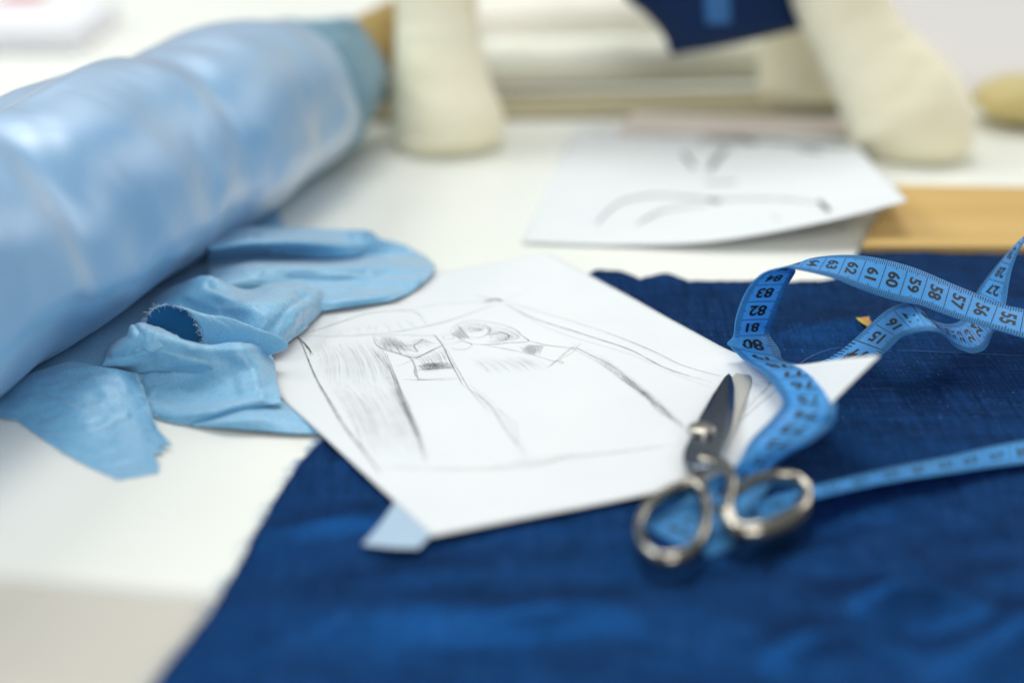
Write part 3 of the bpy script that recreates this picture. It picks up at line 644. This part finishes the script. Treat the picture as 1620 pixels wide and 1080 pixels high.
oD, PD = cloth('satin_offcut', rowsD, 160, 130, M_scrap, .08, .4, seed=9.4, edge=torn, creases=[([(62, 616), (95, 626), (128, 640)], 5, -0.066), ([(62, 680), (105, 684), (150, 676), (200, 658)], 6, -0.066), ([(70, 668), (115, 672), (165, 660)], 7, 0.046), ([(150, 600), (180, 640), (195, 690)], 12, 0.033), ([(205, 596), (222, 640), (236, 690)], 9, 0.033)])
tag(oD, 'flat torn blue satin strip with a jagged frayed end at the lower left', 'fabric scrap')
fray(PD[:, -1], np.tile(np.array([.8, -.3, .0]), (160, 1)), 150, .03, .16, .006, 8, oD)
fray(PD[:, 0], np.tile(np.array([-.7, -.6, .0]), (160, 1)), 90, .03, .22, .006, 9, oD)

# small scrap under the near corner of the sketch
sp = [(622, 797), (650, 820), (682, 851), (662, 866), (620, 866), (575, 861), (588, 842), (604, 820)]
rowsS = [[(640, 770, .36), (668, 800, .36), (700, 835, .36)], [(604, 824, .40), (636, 836, .42), (678, 851, .40)], [(573, 861, .40), (618, 866, .42), (662, 867, .40)]]
M_greyblue = mat('grey_blue_satin', (.38, .52, .68), .4, .6, Sheen_Weight=.2); add_bump(M_greyblue, 1800, .2)
oS, _ = cloth('fabric_scrap', rowsS, 30, 30, M_greyblue, .0, 1.2, seed=3.9, zmin=.2)
tag(oS, 'small pale grey blue fabric corner peeking from under the sketch paper', 'fabric scrap')

# ================================================================== TAPE MEASURE
TWID = 2.0
def stZ(s, a, b, Zc, sg=1):
    a, b = np.array(a, float), np.array(b, float)
    La = np.linalg.norm(a-b)/FPX*Zc; dl = .5*math.sqrt(max(0., TWID**2-La**2))*sg
    return s, WD(*a, Zc+dl), WD(*b, Zc-dl)
def stG(s, a, b, za):
    "far edge on the cloth, near edge raised"
    p = W(*a, za); d = (p-EYE)@FWD; L_ = min(np.hypot(a[0]-b[0], a[1]-b[1])/FPX*d, 1.9); return s, p, WD(*b, d-math.sqrt(TWID**2-L_**2))
def stP(s, a, b, ga, gb):
    "edges a little nearer to the eye than the paper below them"
    q = []
    for p, g in ((a, ga), (b, gb)):
        d = (paper_pt(*on_paper(*p))-EYE)@FWD; q.append(WD(*p, d-g))
    return s, q[0], q[1]
def stz(s, a, b, za, zb): return s, W(*a, za), W(*b, zb)
ST = [
 stZ(13, (1340, 588), (1292, 578), 54.6, -1), stZ(13.5, (1376, 570), (1326, 560), 54.5, -1), stZ(14, (1399, 555), (1354, 538), 54.2, -1), stZ(15, (1422, 534), (1382, 511), 53.9, -1),
 stZ(16, (1446, 525), (1411, 488), 53.4, -1), stZ(17, (1468, 522), (1440, 480), 53.1, -1), stZ(17.7, (1482, 524), (1457, 490), 53.2, -1), stZ(18.4, (1492, 530), (1472, 505), 53.7, -1),
 stZ(19.2, (1500, 538), (1488, 511), 54.5, -1), stZ(20, (1508, 546), (1498, 513), 55.0, -1), stZ(21, (1521, 553), (1505, 513), 55.2, -1), stZ(22, (1539, 557), (1514, 512), 55.2, -1), stZ(23, (1557, 550), (1523, 507), 55.3, -1),
 stZ(24, (1568, 529), (1531, 497), 55.6, -1), stZ(25, (1579, 507), (1541, 482), 56.0, -1), stZ(26, (1588, 482), (1548, 463), 56.4, -1), stZ(27, (1594, 450), (1562, 441), 56.6, -1), stZ(28, (1602, 420), (1583, 414), 56.6, -1), stZ(29, (1616, 389), (1612, 381), 56.2, -1), stZ(30, (1640, 360), (1650, 352), 55.8, -1)]
TAIL = ST
BODY = [
 stZ(48, (1850, 540), (1850, 600), 54), stZ(51, (1735, 515), (1735, 566), 54), stZ(53, (1660, 497), (1655, 544), 54), stZ(54, (1620, 488), (1612, 534), 54), stZ(55, (1580, 478), (1564, 520), 54), stZ(56, (1541, 461), (1524, 509), 54), stZ(57, (1504, 446), (1489, 497), 53.95),
 stZ(58, (1470, 431), (1453, 484), 53.9), stZ(59, (1438, 419), (1419, 478), 53.8), stZ(60, (1405, 410), (1385, 468), 53.7), stZ(61, (1373, 404), (1352, 456), 53.6),
 stZ(62, (1341, 402), (1322, 443), 53.5), stZ(63, (1311, 404), (1292, 434), 53.4), stZ(64, (1282, 409), (1262, 427), 53.2), stZ(65, (1258, 420), (1240, 423), 53.0), stZ(66, (1260, 431), (1205, 432), 52.9),
 stZ(67, (1250, 449), (1184, 452), 53.2), stZ(68, (1238, 476), (1170, 478), 53.8), stZ(69, (1227, 504), (1161, 507), 54.4), stZ(70, (1220, 530), (1158, 531), 54.9),
 stP(71, (1224, 563), (1168, 552), .2, 1.2), stP(72, (1244, 574), (1194, 570), .15, 1.45), stP(73, (1265, 583), (1224, 585), .15, 1.55), stP(74, (1284, 598), (1243, 600), .15, 1.55), stP(75, (1299, 620), (1254, 620), .2, 1.5),
 stP(76, (1306, 647), (1253, 642), .25, 1.5), stP(77, (1298, 670), (1239, 664), .25, 1.4), stP(78, (1270, 692), (1217, 689), .25, 1.2), stP(79, (1238, 713), (1200, 714), .2, 1.0), stP(80, (1205, 742), (1178, 741), .2, .7),
 stz(81.2, (1180, 772), (1146, 768), .55, .55), stz(82.6, (1140, 812), (1112, 800), .40, .40), stz(84, (1102, 838), (1072, 826), .36, .36), stz(85.2, (1072, 858), (1040, 842), .34, .34)]
STRIP = [
 stz(88, (1098, 838), (1112, 866), .30, .26), stz(89.5, (1150, 812), (1166, 846), .32, .26), stG(91, (1205, 790), (1218, 816), .3), stG(93, (1286, 769), (1290, 787), .3), stG(95.2, (1394, 742), (1399, 763), .3), stG(97.5, (1496, 722), (1500, 748), .3), stG(100.5, (1620, 696), (1620, 733), .3), stG(104, (1780, 680), (1780, 720), .3)]
tape = empty('tape_measure', W(1400, 520, 0), 'blue tape measure with black numbers looping over the navy cloth and paper', 'tape measure')
class Ribbon:
    def __init__(s_, st):
        s_.s = np.array([a[0] for a in st]); s_.a = np.array([a[1] for a in st]); s_.b = np.array([a[2] for a in st])
        n = 60*len(st); t = np.linspace(0, len(st)-1, n)
        s_.fs = np.interp(t, np.arange(len(st)), s_.s); s_.fa = cr_interp(s_.a, n); s_.fb = cr_interp(s_.b, n)
        c = (s_.fa+s_.fb)/2; w = s_.fa-s_.fb; w /= np.linalg.norm(w, axis=1, keepdims=True)
        s_.fa = c+w*TWID/2; s_.fb = c-w*TWID/2; s_.c = c; s_.w = w
        T = np.gradient(c, axis=0); T /= np.linalg.norm(T, axis=1, keepdims=True)+1e-9
        N = np.cross(w, T); s_.N = N/(np.linalg.norm(N, axis=1, keepdims=True)+1e-9)
    def at(s_, s, x, off):
        "s along, x in -1..1 (b..a), off along the front normal"
        r = [np.interp(s, s_.fs, s_.c[:, k]) for k in range(3)]; w = [np.interp(s, s_.fs, s_.w[:, k]) for k in range(3)]; n = [np.interp(s, s_.fs, s_.N[:, k]) for k in range(3)]
        c, w, n = (np.stack(q, -1) for q in (r, w, n))
        return c+w*(np.asarray(x)[..., None]*TWID/2)+n*np.asarray(off)[..., None]
    def mesh(s_, parts_v, parts_f):
        S = np.arange(s_.s[0], s_.s[-1]+.001, .08); X = np.linspace(-1, 1, 7)
        G = np.array([s_.at(S, np.full(len(S), x), np.zeros(len(S))+.03*(1-x*x)) for x in X]); G = np.swapaxes(G, 0, 1)
        k = len(parts_v); parts_v += list(G.reshape(-1, 3)); parts_f += [tuple(i+k for i in f) for f in grid_faces(len(S), 7)]
RB = [Ribbon(TAIL), Ribbon(BODY), Ribbon(STRIP)]
V, F = [], []
for rb in RB: rb.mesh(V, F)
band = mesh_obj('tape_band', V, F, M_tape, tape); solid(band, .035, 0)
# printed scale: digits, centimetre lines and millimetre ticks on both faces
def digits_mesh(txt):
    c = bpy.data.curves.new('digits', 'FONT'); c.body = txt; c.size = 1; c.align_x = 'CENTER'; c.offset = .03; c.resolution_u = 3
    o = bpy.data.objects.new('digits', c); COL.objects.link(o); dg = bpy.context.evaluated_depsgraph_get(); me = o.evaluated_get(dg).to_mesh()
    v = np.array([p.co[:] for p in me.vertices]); f = [tuple(p.vertices) for p in me.polygons]
    o.evaluated_get(dg).to_mesh_clear(); bpy.data.objects.remove(o); bpy.data.curves.remove(c)
    v[:, 0] -= (v[:, 0].max()+v[:, 0].min())/2; v[:, 1] -= (v[:, 1].max()+v[:, 1].min())/2
    v[:, :2] /= (v[:, 1].max()-v[:, 1].min()); v[:, 0] *= 1.15
    return v, f
IV, IF = [], []
def put(P, f):
    k = len(IV); IV.extend(list(P)); IF.extend([tuple(i+k for i in q) for q in f])
def quad(rb, s0, s1, x0, x1, side):
    n = 5; xs = np.linspace(x0, x1, n); off = side*.024
    P = []
    for x in xs:
        P += [rb.at(s0, x, off+.03*(1-x*x)), rb.at(s1, x, off+.03*(1-x*x))]
    put(P, [(2*i, 2*i+1, 2*i+3, 2*i+2) for i in range(n-1)])
for rb in RB:
    s0, s1 = rb.s[0], rb.s[-1]
    for side in (1, -1):
        for q in range(int(math.ceil(s0*10)), int(s1*10)):
            s = q/10
            if side < 0 and s < 50: pass
            if q % 10 == 0: quad(rb, s-.017, s+.017, -1, 1, side)
            else:
                l = .40 if q % 5 == 0 else .30
                quad(rb, s-.017, s+.017, .985, .985-l, side); quad(rb, s-.017, s+.017, -.985, -.985+l, side)
        for n in range(int(math.ceil(s0))+1, int(s1)+1):
            num = n if side > 0 else 151-n
            v, f = digits_mesh(str(num)); sc_ = .58
            if side > 0: S = n-.5-v[:, 1]*sc_; X = -v[:, 0]*sc_
            else: S = n-.5+v[:, 1]*sc_; X = -v[:, 0]*sc_
            X = X/(TWID/2)
            put(rb.at(S, X, side*.024+.03*(1-X*X)), f)
mesh_obj('printed_scale', IV, IF, M_ink, tape, False)

# gold foil tag lying under the tape
gp = [(1357, 503, .7), (1384, 499, .5), (1410, 507, .4), (1425, 513, .36), (1420, 517, .36), (1398, 518, .45), (1373, 517, .55)]
gt = empty('foil_tag', W(1380, 510, .3), 'small pointed gold foil tag poking out under the tape measure', 'tag')
mesh_obj('foil', *prism([W(*p) for p in gp], .03), M_foil, gt, False)
mesh_obj('yellow_edge', *sweep([W(1356, 503, .77), W(1364, 510, .72), W(1374, 517.5, .63)], .035, .03, ns=8), M_foil2, gt)

# ================================================================== SCISSORS
sci = empty('scissors', W(1110, 690, .5), 'polished steel scissors with open oval finger rings lying on the sketch and cloth', 'scissors')
def blade(px, zf, t, m):
    P = cr_interp(np.array([W(u, v, zf(u, v)) for u, v in px]+[W(*px[0], zf(*px[0]))]), len(px)*6)[:-1]
    V, F = prism(P, t); o = mesh_obj('blade', V, F, m, sci, False); bevel(o, .05, 2); return o
zA = lambda u, v: 1.05+.0022*(v-690)
pxA = [(1153, 589), (1146, 595), (1127, 623), (1107, 657), (1093, 687), (1081, 713), (1080, 727), (1098, 738), (1122, 738), (1140, 722), (1151, 697), (1158, 672), (1162, 640), (1162, 610), (1158, 594)]
def poly_blade(px, zf, t, m, hollow=0):
    P = [W(u, v, zf(u, v)) for u, v in px]
    V, F = prism(P, t); o = mesh_obj('blade', V, F, m, sci, False); bevel(o, .045, 2); return o
poly_blade(pxA, zA, .16, M_blade)
zB = lambda u, v: .86+.0018*(v-690)
pxB = [(1159, 594), (1164, 589), (1187, 592), (1190, 598), (1189, 607), (1178, 637), (1168, 664), (1156, 692), (1135, 722), (1112, 742), (1090, 745), (1082, 728), (1098, 700), (1130, 650), (1150, 615)]
poly_blade(pxB, zB, .16, M_blade2)
def tube_px(pts, closed, n):
    P = np.array([W(u, v, z) for u, v, z, *_ in pts]); r = np.array([[p[3], p[4]] for p in pts])
    if closed:
        k = len(P); Pe = np.concatenate([P[-3:], P, P[:3]]); re_ = np.concatenate([r[-3:], r, r[:3]])
        m = (len(Pe)-1)*12+1; Q = cr_interp(Pe, m)[36:36+12*k]; q = cr_interp(re_, m)[36:36+12*k]
        return sweep(Q, q[:, 0], q[:, 1], True, 18)
    Q = cr_interp(P, n); q = cr_interp(r, n); return sweep(Q, q[:, 0], q[:, 1], False, 18)
ringL = [(1062, 776, 0.95, 0.166, 0.239), (1030, 798, 0.85, 0.166, 0.239), (1012, 832, 0.75, 0.166, 0.248), (1019, 866, 0.72, 0.182, 0.275), (1046, 887, 0.72, 0.215, 0.312), (1075, 885, 0.75, 0.232, 0.330), (1101, 866, 0.80, 0.215, 0.312), (1115, 838, 0.85, 0.182, 0.275), (1118, 808, 0.90, 0.166, 0.257), (1113, 782, 0.95, 0.166, 0.257), (1092, 768, 0.98, 0.166, 0.257)]
shankL = [(1092, 728, 0.85, 0.255, 0.144), (1096, 742, 0.86, 0.255, 0.162), (1104, 758, 0.90, 0.221, 0.198), (1112, 776, 0.95, 0.187, 0.234), (1117, 800, 0.92, 0.170, 0.252)]
mesh_obj('handle', *join([tube_px(ringL, True, 0), tube_px(shankL, False, 40)]), M_steel, sci)
ringR = [(1172, 774, 1.25, 0.156, 0.221), (1195, 760, 1.30, 0.156, 0.221), (1228, 753, 1.30, 0.156, 0.221), (1257, 757, 1.25, 0.156, 0.230), (1275, 771, 1.15, 0.172, 0.255), (1277, 791, 1.00, 0.203, 0.306), (1266, 815, 0.85, 0.325, 0.450), (1240, 834, 0.80, 0.365, 0.508), (1207, 845, 0.80, 0.365, 0.489), (1176, 845, 0.85, 0.304, 0.411), (1158, 830, 0.95, 0.243, 0.332), (1151, 808, 1.10, 0.224, 0.293), (1156, 788, 1.20, 0.156, 0.238)]
shankR = [(1112, 722, 1.05, 0.272, 0.135), (1130, 728, 1.12, 0.272, 0.162), (1150, 742, 1.20, 0.224, 0.216), (1159, 760, 1.25, 0.192, 0.252), (1157, 780, 1.22, 0.168, 0.252), (1152, 800, 1.15, 0.160, 0.252)]
mesh_obj('handle', *join([tube_px(ringR, True, 0), tube_px(shankR, False, 40)]), M_steel, sci)
# domed screw
c = W(1110, 684, 1.02); V = []; prof = [(0.47, 0.0), (.48, .12), (.46, .19), (.38, .235), (.22, .26), (.06, .27)]
for r_, z_ in prof:
    for a in np.linspace(0, 2*np.pi, 28, endpoint=False): V.append(c+np.array([r_*math.cos(a), r_*math.sin(a), z_]))
F = grid_faces(len(prof), 28, True)+[tuple((len(prof)-1)*28+j for j in range(28))]
mesh_obj('screw', V, F, M_screw, sci)

# ================================================================== SECOND SKETCH (behind)
rows2 = [
 [(912, 196, .1), (1010, 200, .1), (1130, 206, .15), (1250, 214, .3), (1352, 222, .6)],
 [(886, 252, .1), (1000, 257, .1), (1130, 262, .15), (1260, 262, .5), (1380, 258, 1.0)],
 [(858, 315, .1), (985, 322, .1), (1130, 324, .25), (1285, 310, .8), (1410, 290, 1.5)],
 [(825, 384, .12), (980, 388, .15), (1130, 382, .5), (1300, 352, 1.3), (1436, 318, 2.1)]]
P2c = np.array([[W(*p) for p in r] for r in rows2])
P2 = net(rows2, 50, 60)
paper2 = mesh_obj('sketch_paper', P2.reshape(-1, 3), grid_faces(50, 60), M_paper)
tag(paper2, 'white paper with dark curved lines in front of the soft toy legs', 'paper'); solid(paper2, .025, 0)
P2J = proj(P2); N2 = normals(P2); N2 *= np.sign(N2[..., 2:3])
def surf2(u, v, lift=.03):
    d = (P2J[..., 0]-u)**2+(P2J[..., 1]-v)**2; i, j = np.unravel_index(np.argmin(d), d.shape)
    i0, j0 = min(max(i, 1), 48), min(max(j, 1), 58); p0 = P2J[i0, j0]; gi = (P2J[i0+1, j0]-P2J[i0-1, j0])/2; gj = (P2J[i0, j0+1]-P2J[i0, j0-1])/2
    k = np.linalg.solve(np.array([gi, gj]).T, np.array([u, v])-p0)
    return P2[i0, j0]+k[0]*(P2[i0+1, j0]-P2[i0-1, j0])/2+k[1]*(P2[i0, j0+1]-P2[i0, j0-1])/2+N2[i0, j0]*lift
S2 = [([(945, 356), (962, 338), (988, 320), (1040, 311), (1130, 317), (1230, 316), (1305, 324)], .17, 3), ([(1008, 356), (1028, 345), (1055, 334), (1120, 325)], .13, 3), ([(1120, 316), (1140, 320)], .35, 3), ([(1296, 318), (1312, 334)], .3, 3),
      ([(1080, 243), (1097, 266)], .28, 3), ([(1152, 235), (1135, 252), (1122, 272)], .26, 3), ([(1115, 290), (1165, 288)], .22, 3), ([(1100, 222), (1200, 226)], .30, 3), ([(1260, 232), (1300, 240)], .35, 3), ([(1165, 215), (1195, 230)], .4, 3), ([(930, 208), (1020, 210), (1110, 216)], .22, 3), ([(1110, 217), (1220, 224), (1340, 234)], .35, 4), ([(1220, 345), (1235, 350)], .15, 1)]
bs = []
for px, w, rep in S2:
    q = cr_interp(np.array(px, float), 30)
    for r_ in range(rep): bs.append(stroke(q+rng.normal(size=2)*1.3, w*rng.uniform(.7, 1.1), surf2, .03+.002*r_))
mesh_obj('pencil_drawing', *join(bs), M_pencil[2], paper2, False)

# ================================================================== KRAFT BOARD, PINK CARD, GREY SHEET
def flat(name, px, z, t, m, label, cat, b=.05):
    V, F = prism([W(u, v, z) for u, v in px], t); o = mesh_obj(name, V, F, m, None, False); bevel(o, b, 2); return tag(o, label, cat)
flat('kraft_board', [(1364, 388), (1412, 292), (1800, 298), (1900, 392)], .5, .47, M_kraft, 'amber brown flat board on the table behind the navy cloth', 'board')
flat('pink_card', [(980, 207), (1002, 178), (1375, 190), (1390, 213)], .45, .42, M_pink, 'pale pinkish card strip lying just behind the curled paper', 'card')
flat('grey_sheet', [(1425, 152), (1400, 20), (1380, -120), (1900, -120), (1900, 158)], .2, .18, M_greysheet, 'pale grey sheet flat on the table in the far right background', 'sheet')

# ================================================================== SOFT TOY
def limb(px, depth, name, parent, wr=.10, seed=0., foot=True):
    "px: (u, v, half width px); built upright at one distance"
    q = cr_interp(np.array(px, float), 70); P = np.array([WD(u, v, depth) for u, v, _ in q]); r = q[:, 2]/FPX*depth
    V, F = sweep(P, r, r*.92, ns=48, upv=-FWD)
    V = np.array(V)
    for i, p in enumerate(V):
        c_ = P[min(i//48, 69)]; d = p-c_; L_ = np.linalg.norm(d)+1e-6
        V[i] = p+d/L_*wr*(fbm(p[0]*.55+seed, p[2]*1.3, p[1]*.5, 3)); V[i][2] = max(V[i][2], .03)
    return mesh_obj(name, V, F, M_cream, parent)
def depth_at(v, z=0): return (CAM_H-z)/((v-540)/FPX*math.cos(PITCH)+math.sin(PITCH))
toy = empty('soft_toy', W(1080, 240, 0), 'cream cloth soft toy in a navy garment standing at the back of the table', 'soft toy')
D1 = depth_at(236)
limb([(690, -400, 78), (690, -120, 70), (690, 0, 65), (693, 60, 68), (696, 110, 74), (702, 160, 82), (709, 195, 88), (714, 220, 86), (717, 238, 75), (719, 250, 48), (719, 254, 12)], D1, 'leg', toy, .05, 1.)
D2 = depth_at(250)
limb([(1290, -400, 90), (1305, -120, 80), (1330, 0, 73), (1352, 50, 70), (1378, 95, 76), (1410, 140, 88), (1434, 180, 97), (1446, 212, 94), (1447, 240, 83), (1446, 260, 58), (1445, 270, 14)], D2, 'leg', toy, .07, 4.)
D3 = depth_at(170)
limb([(1265, -380, 70), (1275, -60, 68), (1274, 30, 68), (1274, 80, 72), (1275, 120, 76), (1276, 150, 74), (1276, 172, 58), (1276, 186, 12)], D3, 'leg', toy, .05, 7.)
DB = (D1+D2+D3)/3
bc = WD(1010, -420, DB); V = []
for i in range(25):
    for j in range(40):
        a = math.pi*i/24; b_ = 2*math.pi*j/40; V.append(bc+np.array([15.5*math.sin(a)*math.cos(b_), 3.8*math.sin(a)*math.sin(b_), 3.8*math.cos(a)]))
mesh_obj('body', V, grid_faces(25, 40, True), M_cream, toy)
def gnet(rows, nr, nc):
    P = np.array([[WD(*p) for p in r] for r in rows]); P = cr_interp(P, nr); return np.swapaxes(cr_interp(np.swapaxes(P, 0, 1), nc), 0, 1)
g0 = D2+1.5
Gp = gnet([[(900, -330, g0+1), (1010, -330, g0-3), (1120, -330, g0-4), (1220, -330, g0-3), (1300, -330, g0)],
           [(955, -100, g0+1), (1040, -100, g0-2), (1120, -100, g0-3), (1210, -100, g0-2), (1285, -100, g0)],
           [(984, -12, g0+1), (1060, -5, g0-1.5), (1125, -5, g0-2.5), (1205, -5, g0-1.5), (1272, -8, g0)],
           [(1022, 22, g0+1), (1070, 30, g0-1.2), (1130, 32, g0-2), (1200, 28, g0-1.2), (1268, 20, g0)],
           [(1049, 54, g0+1), (1082, 57, g0-.8), (1135, 54, g0-1.2), (1200, 48, g0-.8), (1266, 36, g0+.2)],
           [(1063, 88, g0+1.5), (1090, 82, g0+.6), (1140, 74, g0+1.0), (1205, 60, g0+1.2), (1267, 44, g0+1.2)]], 60, 60)
go = mesh_obj('garment', Gp.reshape(-1, 3), grid_faces(60, 60), M_garment, toy); solid(go, .12, 0)
sp_ = gnet([[(1108, -330, g0-4.2), (1128, -330, g0-4.2), (1150, -330, g0-4.2)], [(1112, -100, g0-3.2), (1132, -100, g0-3.2), (1152, -100, g0-3.2)], [(1114, -5, g0-2.7), (1135, -5, g0-2.7), (1155, -5, g0-2.65)], [(1117, 38, g0-2.1), (1137, 38, g0-2.1), (1156, 38, g0-2.05)]], 30, 6)
so = mesh_obj('ribbon_trim', sp_.reshape(-1, 3), grid_faces(30, 6), M_stripe, go); solid(so, .06, 0)

# ================================================================== BACKGROUND
# cloth rolls lying across behind the toy's legs, over a brown strip added as their shade
def bg_roll(px0, px1, r0, r1, zc, m, label, seed):
    c0, c1 = W(*px0), W(*px1); n = 60; P = []; rr = []
    for f in np.linspace(0, 1, n):
        r_ = (r0+(r1-r0)*f)*(1+.05*fbm(f*9, seed, 1)); e_ = min(1, math.sqrt(max(0., 1-(abs(2*f-1)-.96)**2/.04**2)) if abs(2*f-1) > .96 else 1)
        p = c0+(c1-c0)*f; P.append(p+np.array([0, r_, zc+r_*.97])); rr.append(max(r_*(.7+.3*e_), .05))
    rr = np.array(rr); o = mesh_obj('fabric_roll', *sweep(P, rr*1.1, rr, ns=40), m); tag(o, label, 'fabric roll', 'fabric rolls behind the soft toy')
bg_roll((500, 172), (1235, 150), 1.75, 1.6, .55, M_whitecloth, 'thin off white fabric roll nearest behind the legs of the soft toy', 3)
bg_roll((560, 118), (1300, 92), 2.1, 2.5, .3, M_pinkcloth, 'thicker pinkish white fabric roll at the very back of the table', 8)
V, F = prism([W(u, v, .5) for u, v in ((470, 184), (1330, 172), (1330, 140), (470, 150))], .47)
tag(bevel(mesh_obj('shade_strip', V, F, M_brown, None, False), .06, 2), 'long olive brown strip added as shade under the off white fabric roll', 'strip')
# olive gold cushion at the right edge
cu = W(1650, 196, 0); V = []
for i in range(25):
    for j in range(40):
        a = math.pi*i/24; b_ = 2*math.pi*j/40; V.append(cu+np.array([4.6*math.sin(a)*math.cos(b_), 3.2*math.sin(a)*math.sin(b_)+.3*math.sin(3*b_)*math.sin(a), 1.55+1.5*math.cos(a)+.12*math.cos(8*b_)*math.sin(a)]))
tag(mesh_obj('pincushion', V, grid_faces(25, 40, True), M_gold), 'olive gold rounded cushion at the far right edge of the table', 'cushion')
# white box at the far left
bx = empty('white_box', W(20, 90, 0), 'pale lilac white box with a red mark at the far left corner', 'box')
p0 = W(122, 88); V, F = box_vf(p0[0]-14, p0[0], p0[1], p0[1]+13, .02, 1.9)
bevel(mesh_obj('carton', V, F, M_box, bx, False), .25, 3)
rp = W(35, -2, 1.92); V, F = box_vf(rp[0]-2.2, rp[0]+1.4, rp[1]-.6, rp[1]+3.5, 1.895, 1.93)
mesh_obj('red_mark', V, F, M_red, bx, False)
